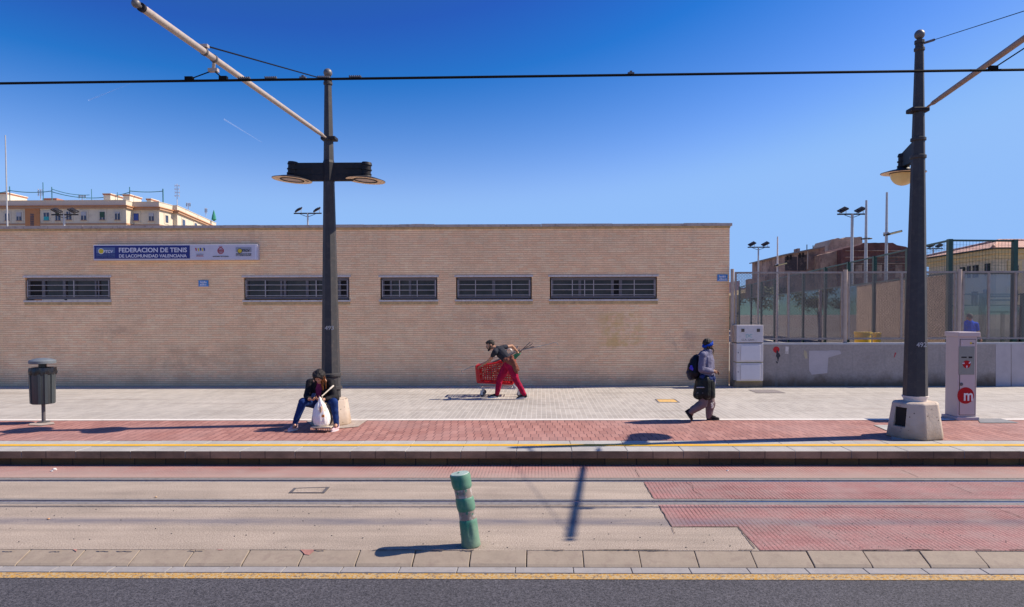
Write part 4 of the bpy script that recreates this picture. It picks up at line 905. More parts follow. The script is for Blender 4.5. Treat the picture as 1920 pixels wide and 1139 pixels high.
# ================================================================== padel court enclosure
GM = bpy.data.materials.new('court_glass'); GM.use_nodes = True; n_ = GM.node_tree; n_.nodes.remove(n_.nodes['Principled BSDF'])
tr = n_.nodes.new('ShaderNodeBsdfTransparent'); gl = n_.nodes.new('ShaderNodeBsdfGlossy'); mx = n_.nodes.new('ShaderNodeMixShader'); fr_ = n_.nodes.new('ShaderNodeFresnel'); ml = n_.nodes.new('ShaderNodeMath'); ml.operation = 'MULTIPLY_ADD'; ml.use_clamp = True
fr_.inputs[0].default_value = 1.5; ml.inputs[1].default_value = 1.9; ml.inputs[2].default_value = -.02; gl.inputs['Roughness'].default_value = .01; gl.inputs['Color'].default_value = (.72, .70, .76, 1); tr.inputs[0].default_value = (.88, .93, .91, 1)
n_.links.new(fr_.outputs[0], ml.inputs[0]); n_.links.new(ml.outputs[0], mx.inputs[0]); n_.links.new(tr.outputs[0], mx.inputs[1]); n_.links.new(gl.outputs[0], mx.inputs[2]); n_.links.new(mx.outputs[0], n_.nodes['Material Output'].inputs[0])
ZA = at(1773, 449.5, 21).z; ZL = at(1773, 511, 21).z
def court(name, pts, label, ZA, ZL, wiregap, fr=.05, pw=.10):
    t = thing(name, (pts[0][0], pts[0][1], SG), label, 'court enclosure', 'green glazed court enclosures')
    for i, (x, y) in enumerate(pts): MB().box((x - pw / 2, y - pw / 2, SG), (x + pw / 2, y + pw / 2, ZA + .01)).build('post', M['green'], t)
    for i in range(len(pts) - 1):
        a, b = V((*pts[i], 0)), V((*pts[i + 1], 0)); d = (b - a).normalized(); n = V((-d.y, d.x, 0)); L = (b - a).length
        for z in (ZA, ZL): MB().prism([a + d * .051 - n * .02 + V((0, 0, z - fr)), b - d * .051 - n * .02 + V((0, 0, z - fr)), b - d * .051 - n * .02 + V((0, 0, z)), a + d * .051 - n * .02 + V((0, 0, z))], n * .04).build('rail', M['green'], t)
        gp = MB(); A_, B_ = a + d * .06, b - d * .06
        gp.prism([A_ + V((0, 0, SG + .05)), B_ + V((0, 0, SG + .05)), B_ + V((0, 0, ZL - fr - .01)), A_ + V((0, 0, ZL - fr - .01))], n * .010).build('glass_panel', GM, t)
        if wiregap:
            wm = MB(); q = wiregap; 
            while q < L - .05: p = a + d * q; wm.box((p.x - .003, p.y - .003, ZL), (p.x + .003, p.y + .003, ZA - fr)); q += wiregap
            z = ZL + wiregap
            while z < ZA - fr: wm.tube([a + d * .05 + V((0, 0, z)), b - d * .05 + V((0, 0, z))], .003, 4, False); z += wiregap
            wm.build('wire_mesh', M['green'], t, fixn=False)
    return t
ys = [(1773, 21), (1699, 23.94), (1637.5, 26.96), (1588, 29.9), (1546, 33.1), (1508, 36.9), (1478, 40.0), (1452, 43.4), (1425, 47.2), (1403, 50.7), (1383, 55.4)]
pts = [(at(1901, 560, 21.2).x, 21.2)] + [(12.5 + .105 * (y - 21), y) for _, y in ys]
court('court_enclosure', pts, 'tall dark green court enclosure of glass and wire mesh running back from the fence', ZA, ZL, .105, pw=.13)
court('court_enclosure', [(at(1757, 600, 27).x, 27.), (at(1841, 600, 27).x, 27.), (at(1925, 600, 27).x, 27.2)], 'lower dark green court frame behind the man in the blue shirt', at(1800, 551, 27).z, at(1800, 572, 27).z, 0, pw=.16)
m = MB(); t = thing('court_gate', (at(1860, 600, 26.5).x, 26.5, SG), 'low black barred gate frame behind the mesh right of the man in blue', 'gate')
for x in (1845, 1880): p = at(x, 585, 26.5); MB().box((p.x - .05, 26.45, SG), (p.x + .05, 26.55, p.z)).build('gate_post', M['green'], t)
for y in (556, 563, 585): a, b = at(1846, y, 26.5), at(1905, y, 26.5); MB().box((a.x, 26.46, a.z - .04), (b.x, 26.54, a.z + .03)).build('gate_rail', M['green'], t)
# yellow bins, far shrubs
YB = paint('yellow_plastic', (.62, .40, .02), .5)
for px0, px1, yt, Y, lab in ((1602, 1634, 623, 21.0, 'yellow plastic tub behind the mesh, the larger left one'), (1636, 1652, 624.5, 21.6, 'smaller yellow plastic tub right behind a green court post')):
    a, b = at(px0, yt, Y), at(px1, yt, Y); cxx = (a.x + b.x) / 2; r_ = (b.x - a.x) / 2
    t = thing('yellow_tub', (cxx, Y, SG), lab, 'tub', 'yellow plastic tubs'); MB().lathe((cxx, Y, SG), [(r_ * .8, 0), (r_ * .92, (a.z - SG) * .9), (r_ * .92, (a.z - SG) * .96)], 20).build('tub_body', YB, t, smooth=True)
    MB().lathe((cxx, Y, a.z), [(r_ * .9, -.06), (r_, -.05), (r_, 0), (r_ * .9, .005)], 20).build('tub_rim', YB, t, smooth=True)
LEAF = [paint('leaf_dark', (.035, .06, .022), .7, var=.3), paint('leaf_light', (.085, .12, .04), .7, var=.3)]
def shrub(x, y, h, w_, lab, name='shrub'):
    t = thing(name, (x, y, SG), lab, 'tree'); tr_ = MB()
    tr_.tube([(x, y, SG), (x + .1, y, SG + h * .3), (x - .05, y, SG + h * .55)], [.13, .10, .05], 8)
    for k in range(7): a = k * 2.4; tr_.tube([(x, y, SG + h * (.25 + .04 * k)), (x + math.cos(a) * w_ * .35, y + math.sin(a) * w_ * .3, SG + h * (.55 + .04 * k))], [.05, .015], 6)
    tr_.build('trunk', paint('bark', (.12, .09, .065), .9), t)
    cm = MB(); cl = [(random.gauss(0, .33), random.gauss(0, .3), random.uniform(.3, 1)) for _ in range(16)]
    for i in range(2600):
        c_ = random.choice(cl); p = V((x + c_[0] * w_ + random.gauss(0, .13) * w_, y + c_[1] * w_ + random.gauss(0, .13) * w_, SG + h * (.25 + .72 * c_[2] * (1 - .35 * abs(c_[0])) + random.gauss(0, .06))))
        s = random.uniform(.05, .11) * max(1, w_ / 2.2); u = V((random.gauss(0, 1), random.gauss(0, 1), random.gauss(0, 1))).normalized(); v_ = u.orthogonal().normalized() * s * .5; cm.cur = int(random.random() < .45)
        cm.add([p - u * s, p + v_, p + u * s, p - v_], [(0, 1, 2, 3)])
    cm.build('crown', LEAF, t, fixn=False)
shrub(17.2, 42, 3.0, 2.0, 'dark green bushy tree seen through the mesh near the left court posts', 'tree'); shrub(20.2, 60, 4.4, 3.2, 'far green tree behind the glass left of the ruined building', 'tree'); shrub(25.5, 62, 3.6, 3.0, 'far green tree seen through the glass under the ruined building', 'tree')
for i_, (x_, y_, h_, w2_) in enumerate(((-1.0, 78, 5.4, 3.2), (3.5, 92, 6.5, 4.0), (8.5, 112, 7.0, 4.5), (12.0, 135, 8.0, 5.0))):
    shrub(x_, y_, h_, w2_, ('nearest', 'second', 'third', 'farthest')[i_] + ' green tree of the row mirrored in the court glass', 'tree')
# ================================================================== ruined buildings
def wallm(name, c1, c2, c3, sc=.5):
    g = NG(name); c = g.mix(g.ramp(g.noise(sc, 6, .7), (.35, 0), (.65, 1)), c1, c2); c = g.mix(g.ramp(g.noise(sc * 1.7, 5, .7, g.map((1, 1, .5))), (.5, 0), (.6, .85)), c, c3)
    c = g.mix(.6, c, g.ramp(g.noise(9, 4, .7, g.map((.3, .3, 2))), (.35, .7), (.65, 1.15)), 'MULTIPLY'); g.bump(g.noise(6, 5, .7), .6, .08); return g.fin(c, .95)
RU1 = wallm('ruin_render', (.28, .165, .125), (.46, .31, .235), (.13, .09, .08)); RU2 = wallm('ruin_dark_brick', (.13, .05, .04), (.19, .08, .065), (.085, .034, .03)); RU3 = wallm('ruin_tan', (.52, .35, .23), (.70, .48, .31), (.40, .26, .17), .35); RU4 = wallm('ruin_mid', (.30, .18, .13), (.48, .33, .24), (.20, .11, .085), .9)
def outl(px, Y, zb=SG): a = [at(x, y, Y) for x, y in px]; return [V((a[0].x, Y, zb))] + a + [V((a[-1].x, Y, zb))]
def ruin(name, px, Y, dep, mat, label, cat='building', jag=0):
    pts = []
    for i in range(len(px) - 1):
        (xa_, ya_), (xb_, yb_) = px[i], px[i + 1]; n = max(1, int(abs(xb_ - xa_) / 5)) if jag else 1
        for k in range(n): pts.append((xa_ + (xb_ - xa_) * k / n, ya_ + (yb_ - ya_) * k / n + (random.uniform(-jag, jag) if k else 0)))
    pts.append(px[-1]); p0 = at(*px[0], Y); t = thing(name, (p0.x, Y, SG), label, cat); MB().prism(outl(pts, Y), (0, dep, 0)).build('wall', mat, t); return t
rt1 = ruin('old_building', [(1470, 478.5), (1546.5, 463)], 60, 9, RU1, 'weathered brown building with small paired attic windows, left part of the ruins')
def boxpx(x0, y0, x1, y1, Y, d, mat, nm, par, o=0): a, b = at(x0, y0, Y), at(x1, y1, Y); return MB().box((a.x, Y - d - o, b.z), (b.x, Y - o, a.z)).build(nm, mat, par)
rf = MB().prism([at(1468, 477.5, 59.7), at(1547, 461.5, 59.7), at(1547, 463.8, 59.7), at(1468, 479.8, 59.7)], (0, 9.6, 0)).build('roof_edge', paint('grey_roof_edge', (.22, .19, .17), .9), rt1)
for x in (1475, 1481, 1498, 1504): boxpx(x, 480 - (x - 1475) * .2, x + 3.2, 488.5 - (x - 1475) * .2, 60, .05, M['dark_in'], 'window', rt1)
boxpx(1513, 470, 1514.2, 505, 60, .12, M['concrete'], 'downpipe', rt1); boxpx(1500, 465, 1504, 473, 61, 1, RU4, 'chimney', rt1, -1.5)
boxpx(1472, 482, 1494, 508, 60, .01, paint('soot_stain', (.055, .04, .04), .95, var=.5, scale=1.2, grime=((.2, .13, .1), .8)), 'stained_render', rt1); boxpx(1496, 478, 1512, 508, 60, .01, paint('soot_stain', (.06, .045, .042), .95, var=.5, scale=1.2, grime=((.2, .13, .1), .8)), 'stained_render', rt1)
for x, y in ((1513, 459), (1524.5, 460.5)): p = at(x, y, 61); MB().tube([p, p - V((0, 0, 1))], .04, 5).build('vent_pipe', M['pole_dk'], rt1)
ruin('ruined_wall', [(1552.5, 470), (1554.5, 460), (1560, 449), (1571, 446.5), (1580, 449), (1586, 445), (1616, 444.5), (1617, 452), (1617.5, 470)], 66, 4, RU3, 'tan broken masonry stub on top of the ruins', 'ruin', .6)
ruin('ruined_wall', [(1540, 478), (1553, 475), (1566, 471), (1580, 467.5), (1584, 466)], 58.5, 5, RU4, 'crumbling mottled wall between the brown building and the dark brick ruin', 'ruin', 1.2)
dk = ruin('ruined_building', [(1579, 468), (1582, 466), (1600, 463), (1612, 460), (1620, 455.5), (1674, 455.5), (1682, 460), (1699, 463), (1704, 466), (1704, 478)], 57.5, 9, RU2, 'windowless dark red brick ruin left of the larger pole', 'building', .35)
for zf in (470, 482, 494): a, b = at(1585, zf, 57.5), at(1703, zf + 2, 57.5); MB().box((a.x, 57.42, a.z - .06), (b.x, 57.499, a.z)).build('ledge', RU4, dk)
for x in (1604, 1641, 1679): boxpx(x, 497, x + 12, 521, 57.5, .04, RU4, 'bricked_window', dk)
ruin('old_house', [(1434, 518.5), (1470, 512)], 64, 6, RU4, 'low brown house adjoining the left of the weathered building')
ruin('yellow_house', [(1384, 553), (1400, 548), (1420, 540), (1434, 541)], 75, 8, wallm('yellow_house_wall', (.42, .30, .13), (.50, .37, .17), (.32, .2, .1)), 'low ochre house far beyond the courts at the left')
ruin('pink_house', [(1376, 528), (1387, 527), (1387, 540), (1400, 540)], 90, 8, paint('pink_house_wall', (.42, .27, .28), .9), 'pinkish house peeking out beside the brick building corner')
ruin('pink_building', [(1735, 524), (1763, 521)], 62, 8, wallm('pink_building_wall', (.36, .2, .17), (.46, .3, .27), (.28, .16, .14)), 'pale pink building behind the green corner post of the court')
# ================================================================== yellow building with tiled hip roof
YW = wallm('yellow_render', (.60, .48, .32), (.66, .53, .36), (.55, .44, .29), .3); YC = paint('yellow_cornice', (.62, .46, .24), .8); TL = tiles('clay_roof_tiles', .22, .4, 0, .05, .02, (.46, .26, .19), (.58, .36, .29), (.26, .13, .09), 'XY', jstr=(.8, .5), jd=1)
TLs = tiles('clay_roof_tiles_side', .22, .4, 0, .05, .02, (.46, .26, .19), (.58, .36, .29), (.26, .13, .09), 'YX', jstr=(.8, .5), jd=1)
cX, cY = at(1869, 466, 38).x, 38.0; zE = at(1869, 466, 38).z; fY = 44.6
YH = thing('yellow_building', (cX, cY, SG), 'yellow rendered building with clay tile hip roof at the right edge', 'building')
MB().box((cX, cY, SG), (cX + 22, fY, zE - .05)).build('wall', YW, YH)
MB().box((cX - .12, cY - .12, zE - .55), (cX + 22.1, fY + .12, zE - .3)).build('cornice', YC, YH); MB().box((cX - .3, cY - .3, zE - .299), (cX + 22.3, fY + .3, zE - .06)).build('cornice_lip', YC, YH)
e = .55; zr = at(1873, 453, 41.5).z; yr = (cY + fY) / 2; A_ = V((cX - e, cY - e, zE)); B_ = V((cX - e, fY + e, zE)); C_ = V((cX + 22, cY - e, zE)); D_ = V((cX + 22, fY + e, zE)); E_ = V((cX + 2.3, yr, zr)); F_ = V((cX + 22, yr, zr))
rfo = MB().add([A_, C_, F_, E_], [(0, 1, 2, 3)]).add([B_, E_, F_, D_], [(0, 1, 2, 3)]).build('roof', TL, YH, fixn=False); MB().add([A_, E_, B_], [(0, 1, 2)]).build('roof_hip', TLs, YH, fixn=False)
MB().box((cX - e, cY - e, zE - .058), (cX + 22, fY + e, zE - .002)).build('eaves', M['pole_dk'], YH)
for p, q in ((A_, E_), (B_, E_), (E_, F_)): MB().tube([p + V((0, 0, .03)), q + V((0, 0, .03))], .09, 8).build('ridge_tiles', TL, YH)
def ywin(u0, u1, z0, z1, side):
    if side: f = MB().box((cX - .03, u0, z0), (cX + .1, u1, z1)).build('window', M['dark_in'], YH); MB().box((cX - .06, (u0 + u1) / 2 - .03, z0), (cX - .031, (u0 + u1) / 2 + .03, z1)).build('frame', M['alu'], f)
    else:
        f = MB().box((u0 - .2, cY - .06, z0 - .2), (u1 + .2, cY + .05, z1 + .25)).build('window_surround', YC, YH); w_ = MB().box((u0, cY - .09, z0), (u1, cY - .061, z1)).build('window', M['dark_in'], f)
        z = z0 + .1
        sh = MB()
        while z < z1: sh.box((u0, cY - .11, z), (u1, cY - .091, z + .05)); z += .14
        sh.build('shutter', M['fence'], f)
def yat(px): r_ = ray(px, 560); return r_.y / r_.x * cX
for a, b, yt, yb in ((1800, 1809, 501.5, 523), (1813, 1819.5, 499.5, 522), (1824, 1834, 497.5, 521), (1846, 1856, 494.5, 517), (1800, 1808, 548, 572), (1822, 1833, 547, 572), (1844, 1853, 543, 572), (1778, 1783.5, 505, 526), (1777, 1783, 550, 572)):
    y1_, y0_ = yat(a), yat(b); ym = (y0_ + y1_) / 2; ywin(y0_, y1_, at(a, yb, ym).z, at(a, yt, ym).z, True)
for a, b, yt, yb in ((1895, 1908, 497.5, 517), (1895, 1908, 545, 566), (1950, 1964, 497.5, 517)): ywin(at(a, 500, cY).x, at(b, 500, cY).x, at(a, yb, cY).z, at(a, yt, cY).z, False)

# ================================================================== bollard
GRN = None
def _bm():
    g = NG('faded_green_plastic'); c = g.mix(g.noise(9, 5, .65), (.006, .12, .075), (.018, .22, .145))
    o = g.sep(); sc = g.ramp(g.noise(3.5, 5, .7, g.map((1, 1, .6), (.3, 0, 0))), (.52, 0), (.66, .4))
    c = g.mix(sc, c, (.26, .36, .26)); c = g.mix(g.ramp(g.math('ADD', o[2], g.math('MULTIPLY', g.noise(8, 4), .12)), (.10, .6), (.30, 0)), c, (.20, .24, .16))
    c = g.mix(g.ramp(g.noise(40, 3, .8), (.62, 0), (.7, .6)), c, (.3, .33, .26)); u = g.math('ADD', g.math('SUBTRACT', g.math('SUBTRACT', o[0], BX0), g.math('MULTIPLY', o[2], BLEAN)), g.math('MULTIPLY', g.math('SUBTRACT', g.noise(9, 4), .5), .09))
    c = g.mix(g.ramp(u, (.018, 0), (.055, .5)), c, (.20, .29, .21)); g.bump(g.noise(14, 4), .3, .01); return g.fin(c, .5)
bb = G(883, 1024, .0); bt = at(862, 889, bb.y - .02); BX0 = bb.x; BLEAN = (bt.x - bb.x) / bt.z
GRN = _bm()
def _bd():
    g = NG('worn_reflective_band'); c = g.mix(g.ramp(g.noise(11, 4, .8), (.44, 0), (.5, 1)), (.40, .36, .34), (.24, .19, .165)); c = g.mix(g.ramp(g.noise(20, 3), (.62, 0), (.66, 1)), c, (.04, .16, .12)); return g.fin(c, .55)
BND = _bd()
bb = G(883, 1024, .0); bt = at(862, 889, bb.y - .02); ax = (bt - V((bb.x, bb.y, 0))); H_ = ax.length; ax = ax.normalized()
t = thing('bollard', (bb.x, bb.y, 0), 'dented green plastic bollard leaning left with worn reflective bands', 'bollard')
def bend(h, r, ang):      # axis leans with a slight bend, base squashed
    p = V((bb.x, bb.y, 0)) + ax * (h * H_) + V((.012 * math.sin(h * math.pi), 0, 0)); return p + V((r * math.cos(ang), r * .96 * math.sin(ang), r * math.cos(ang) * .13))
def bsec(nm, prof, mat, parent, n=40, lid=False):
    m = MB(); vs = []; fs = []
    for h, r in prof:
        for k in range(n):
            a = 2 * math.pi * k / n; d = 1 - .05 * max(0, math.sin(a * 2 + h * 9)) * (1 - h) - (.16 * max(0, 1 - abs(a - 4.9) / .38) * max(0, 1 - abs(h - .22) / .2)) - .03 * noise.noise(V((math.cos(a) * 1.5, math.sin(a) * 1.5, h * 6)))
            vs.append(bend(h, r * d, a))
    for i in range(len(prof) - 1):
        for k in range(n): fs.append((i * n + k, i * n + (k + 1) % n, (i + 1) * n + (k + 1) % n, (i + 1) * n + k))
    if lid: fs.append(tuple((len(prof) - 1) * n + k for k in range(n))); fs.append(tuple(range(n))[::-1])
    return m.add(vs, fs).build(nm, mat, parent, smooth=True)
R0 = .094
bsec('body', [(0, R0 * .98), (.015, R0 * 1.02), (.05, R0 * 1.0), (.12, R0 * .97), (.2, R0 * .95), (.27, R0 * .93), (.34, R0 * .915), (.362, R0 * .90), (.378, R0 * .85), (.385, R0 * .83), (.495, R0 * .83), (.503, R0 * .86), (.515, R0 * .90), (.54, R0 * .93), (.6, R0 * .95), (.66, R0 * .935), (.68, R0 * .90), (.690, R0 * .85), (.800, R0 * .86), (.808, R0 * .90), (.822, R0 * .97), (.86, R0 * 1.0), (.93, R0 * 1.02), (.985, R0 * 1.03), (1.0, R0 * 1.0)], GRN, t, lid=True)
bsec('reflective_band', [(.382, R0 * .855), (.498, R0 * .855)], BND, t); bsec('reflective_band', [(.687, R0 * .88), (.803, R0 * .885)], BND, t)
tp = V((bb.x, bb.y, 0)) + ax * (H_ * 1.003)
MB().lathe(tp, [(R0 * .95, 0), (R0 * .9, .006), (.02, .008)], 30, M=ax.to_track_quat('Z', 'Y').to_matrix()).build('top_cap', paint('weathered_grey_green', (.30, .40, .36), .6, var=.2, scale=14, grime=((.5, .5, .45), .5)), t, smooth=True)
MB().lathe(tp + ax * .009 - V((.01, 0, 0)), [(.011, 0), (.010, .003)], 12).build('cap_hole', GRN, t)
# ================================================================== litter bin
bp = G(82, 793, PZ); BY = bp.y; bz = lambda y: at(83, y, BY).z; bx = bp.x
BIN = paint('bin_charcoal', (.045, .055, .062), .42, .1, var=.1, scale=9); BLK = paint('black_bag', (.012, .012, .015), .25)
t = thing('litter_bin', (bx, BY, PZ), 'dark grey round litter bin on a post with a mushroom lid', 'bin')
MB().lathe((bx, BY, PZ), [(.032, 0), (.032, bz(755) - PZ)], 12).build('post', paint('bin_post', (.10, .09, .095), .5), t, smooth=True)
MB().lathe((bx, BY, PZ), [(.11, .011), (.11, .022), (.04, .026)], 16).build('base_plate', M['steel'], t)
rb = .205; z0, z1 = bz(757), bz(690)
MB().lathe((bx, BY, 0), [(.05, z0), (rb * .90, z0), (rb * .95, z0 + .02), (rb, z1), (rb * .96, z1), (rb * .9, z0 + .04)], 36, closed=False).build('barrel', BIN, t, smooth=True)
for a in (235, 292, 320, 205, 180, 350):
    d = V((math.cos(R(a)), math.sin(R(a)), 0)); s_ = V((-d.y, d.x, 0)); c = V((bx, BY, 0))
    MB().prism([c + d * (rb * .93) - s_ * .022 + V((0, 0, z0 + .015)), c + d * (rb * .93) + s_ * .022 + V((0, 0, z0 + .015)), c + d * (rb * .985) + s_ * .022 + V((0, 0, z1 - .11)), c + d * (rb * .985) - s_ * .022 + V((0, 0, z1 - .11))], d * .018).build('rib', BIN, t)
m = MB(); n = 48; vs = []
for j, (z, dr) in enumerate(((z1 - .12, .010), (z1 - .08, .016), (z1 - .03, .012), (z1 + .006, .006), (z1 + .004, -.03), (z1 - .06, -.04))):
    for k in range(n): a = 2 * math.pi * k / n; r = rb + dr + .008 * math.sin(k * 2.7 + j * 1.3) + .005 * math.sin(k * 5.1 + j); vs.append((bx + r * math.cos(a), BY + r * math.sin(a), z + .012 * math.sin(k * 1.7) * (j == 0)))
fs = [(j * n + k, j * n + (k + 1) % n, (j + 1) * n + (k + 1) % n, (j + 1) * n + k) for j in range(5) for k in range(n)]
m.add(vs, fs).build('bag_liner', BLK, t, smooth=True, fixn=False)
MB().lathe((bx, BY, 0), [(.068, z1 - .3), (.068, bz(681))], 14).build('neck', BLK, t, smooth=True)
zl_ = bz(681.5); MB().lathe((bx, BY, zl_), [(.05, .005), (.20, -.004), (.218, .0), (.220, .045), (.205, .062), (.13, .088), (.06, .100), (.01, .102)], 36).build('lid', paint('bin_lid', (.13, .15, .17), .5, .1, var=.12, scale=12), t, smooth=True)
# ================================================================== ticket validator
vp = G(1793, 788.5, PZ); VY = vp.y; vx0 = vp.x + .02; vz = lambda y: at(1810, y, VY).z; vw = at(1830, 700, VY).x - at(1795, 700, VY).x
VW = paint('validator_shell', (.52, .43, .41), .45, var=.03, scale=3); VR = paint('validator_red', (.40, .006, .012), .5, var=.04, spec=.2)
t = thing('ticket_validator', (vx0 + vw / 2, VY + .25, PZ), 'tall pinkish white ticket validator with a red m disc', 'ticket machine')
zT, zC, zB = vz(623), vz(632), vz(782)
MB().box((vx0, VY, zB), (vx0 + vw, VY + .40, zC)).build('cabinet', VW, t, bevel=.008)
MB().box((vx0 - .012, VY - .025, zC + .0), (vx0 + vw + .05, VY + .43, zT)).build('cap', VW, t, bevel=.012)
MB().box((vx0 - .035, VY - .035, PZ), (vx0 + vw + .045, VY + .46, zB - .001)).build('plinth', paint('plinth_grey', (.42, .37, .38), .6), t, bevel=.01)
dx0, dx1 = vx0 + .035, vx0 + vw - .03; dr = MB().box((dx0, VY - .008, zB + .04), (dx1, VY - .0005, zC - .05)).build('door', VW, t, bevel=.004)
MB().box((dx0 - .008, VY - .004, zB + .033), (dx1 + .008, VY - .0002, zC - .042)).build('door_gap', M['dark_in'], t)
vX = lambda px: at(px, 700, VY - .01).x
MB().box((vX(1797.5), VY - .012, vz(703)), (vX(1827), VY - .0081, vz(650))).build('screen_panel', paint('validator_panel', (.24, .25, .22), .25, var=.12, scale=3), dr)
MB().box((vX(1802), VY - .014, vz(671.5)), (vX(1812), VY - .0121, vz(669))).box((vX(1815.5), VY - .014, vz(672)), (vX(1822.5), VY - .0121, vz(668.8))).build('slot', M['dark_in'], dr)
def vdisc(px, py, rpx, mat, d, nm, n=36):
    c = at(px, py, VY - .01); r = rpx * VY / F; return MB().prism([(c.x + r * math.cos(2 * math.pi * k / n), VY - d, c.z + r * math.sin(2 * math.pi * k / n)) for k in range(n)], (0, .003, 0)).build(nm, mat, dr)
vdisc(1812.3, 683.5, 7.2, VR, .0155, 'red_disc'); vdisc(1810.5, 742, 15.4, VR, .0125, 'red_disc')
text('letter_m', 'm', 15.2 * VY / F / .53, (vX(1807.5), VY - .016, vz(751)), paint('letter_white', (.72, .70, .68), .5), dr, .006, width=vX(1824.5) - vX(1807.5))
for (x, y, a) in ((1806, 681.5, 0), (1818, 680.5, 140), (1812.5, 688, -90)):
    c = at(x, y, VY - .01); k = VY / F; Rm = Matrix.Rotation(R(a), 3, 'Y'); MB().prism([V((c.x, VY - .018, c.z)) + Rm @ V(q) for q in ((-2.4 * k, 0, -.7 * k), (.3 * k, 0, -.7 * k), (.3 * k, 0, -1.8 * k), (2.6 * k, 0, 0), (.3 * k, 0, 1.8 * k), (.3 * k, 0, .7 * k), (-2.4 * k, 0, .7 * k))], (0, .002, 0)).build('arrow', LT, dr)
c = at(1802.3, 721, VY - .01); MB().lathe((c.x, VY - .009, c.z), [(.032, 0), (.030, .012), (.012, .013), (.010, .02)], 20, M=Matrix.Rotation(R(90), 3, 'X')).build('lock', M['steel'], dr, smooth=True)
MB().box((vX(1818), VY - .011, vz(645.5)), (vX(1821.5), VY - .0081, vz(642))).build('yellow_mark', YEL, dr); MB().box((vX(1822), VY - .011, vz(645)), (vX(1825.5), VY - .0081, vz(643.5))).build('label_marks', BK, dr)
text('small_mark', 'L.', .05, (vX(1803), VY - .0085, vz(645.5)), LT, dr, .0)
# ================================================================== people helpers
def ray3(f, u): f = V(f).normalized(); u = (V(u) - f * V(u).dot(f)).normalized(); r = f.cross(u); return Matrix((r, f, u)).transposed()
def head(mb, c, M3, s=1.0):
    P_ = lambda x, y, z: V(c) + M3 @ (V((x, y, z)) * s)
    e = lambda p, r: mb.ell(P_(*p), [q * s for q in r], M=M3); k = lambda p, r, q, r2: mb.cap(P_(*p), r * s, P_(*q), r2 * s)
    e((0, -.012, .022), (.075, .094, .092)); e((0, .028, -.04), (.056, .062, .07)); k((-.018, .066, -.092), .018, (.018, .066, -.092), .018)
    k((0, .084, .022), .009, (0, .108, -.018), .012); k((-.013, .093, -.022), .009, (.013, .093, -.022), .009)
    k((-.042, .070, .034), .012, (.042, .070, .034), .012); k((-.02, .084, -.052), .008, (.02, .084, -.052), .008); k((-.015, .082, -.064), .008, (.015, .082, -.064), .008)
    for s_ in (-1, 1): e((s_ * .038, .052, -.02), (.024, .026, .026)); e((s_ * .077, -.012, -.005), (.008, .018, .030))
    return P_
def eyes(P_, par, M3, s=1.0, op=True):
    for s_ in (-1, 1):
        w_ = MB().ell(P_(s_ * .030, .074, .010), (.012 * s, .010 * s, .007 * s), M=M3).build('eye', M['eye_w'], par, smooth=True)  if op else par
        if op: MB().ell(P_(s_ * .030, .0825, .009), (.006 * s, .004 * s, .006 * s), M=M3).build('iris', BK, w_, smooth=True)
        MB().cap(P_(s_ * .014, .083, .034), .004 * s, P_(s_ * .046, .070, .036), .003 * s).build('eyebrow', M['hair'], par, smooth=True)
def hand(mb, w_, d, nrm, thumb, curl=.5, s=1.0, spread=.12, flat=False):
    # w_ wrist, d direction of the fingers, nrm palm normal (fingers curl towards it), thumb side
    d = V(d).normalized(); nrm = (V(nrm) - d * V(nrm).dot(d)).normalized(); t_ = (V(thumb) - d * V(thumb).dot(d) - nrm * V(thumb).dot(nrm)).normalized(); w_ = V(w_)
    mb.cap(w_, .024 * s, w_ + d * .055 * s, .030 * s, flat=.55, fd=nrm); mb.cap(w_ + d * .03 * s - t_ * .014 * s, .02 * s, w_ + d * .07 * s - t_ * .018 * s, .018 * s, flat=.65, fd=nrm); mb.cap(w_ + d * .03 * s + t_ * .014 * s, .02 * s, w_ + d * .07 * s + t_ * .018 * s, .018 * s, flat=.65, fd=nrm)
    for i, (off, L, r) in enumerate(((.030, .072, .0085), (.0105, .080, .009), (-.010, .074, .0085), (-.029, .058, .0075))):
        p = w_ + (d * .082 + t_ * off) * s; a = curl * (.55 + .1 * i); dd = (d + t_ * off * spread * 20).normalized()
        for j, (fr, rr) in enumerate(((.42, 1), (.32, .92), (.26, .82))):
            q = p + (dd * math.cos(a) + nrm * math.sin(a)) * L * fr * s; mb.cap(p, r * rr * s, q, r * rr * .92 * s, n=8); p = q; a += curl * (.9 + .08 * i)
    p = w_ + (d * .018 + t_ * .026) * s; q = p + (d * .028 + t_ * .022 + nrm * .012) * s; mb.cap(p, .013 * s, q, .0105 * s, n=8); e = q + (d * .026 + t_ * .004 + nrm * .018 * (1 + curl)) * s; mb.cap(q, .0105 * s, e, .0085 * s, n=8)
SK1 = paint('skin_tan', (.40, .21, .13), .55, var=.08, scale=12, spec=.35); SK2 = paint('skin_warm', (.46, .24, .16), .55, var=.1, scale=12, spec=.35); SK3 = paint('skin_dark', (.19, .085, .05), .55, var=.08, scale=12, spec=.35)
M['eye_w'] = paint('eye_white', (.6, .57, .54), .3); 
def hairm(name, c1, c2):
    g = NG(name); n_ = g.noise(26, 5, .7, g.map((1.5, 1.5, .5))); g.bump(n_, .8, .02); return g.fin(g.mix(g.ramp(n_, (.35, 0), (.7, 1)), c1, c2), .6, 0, .25)
M['hair'] = hairm('black_hair', (.010, .008, .007), (.045, .035, .03))
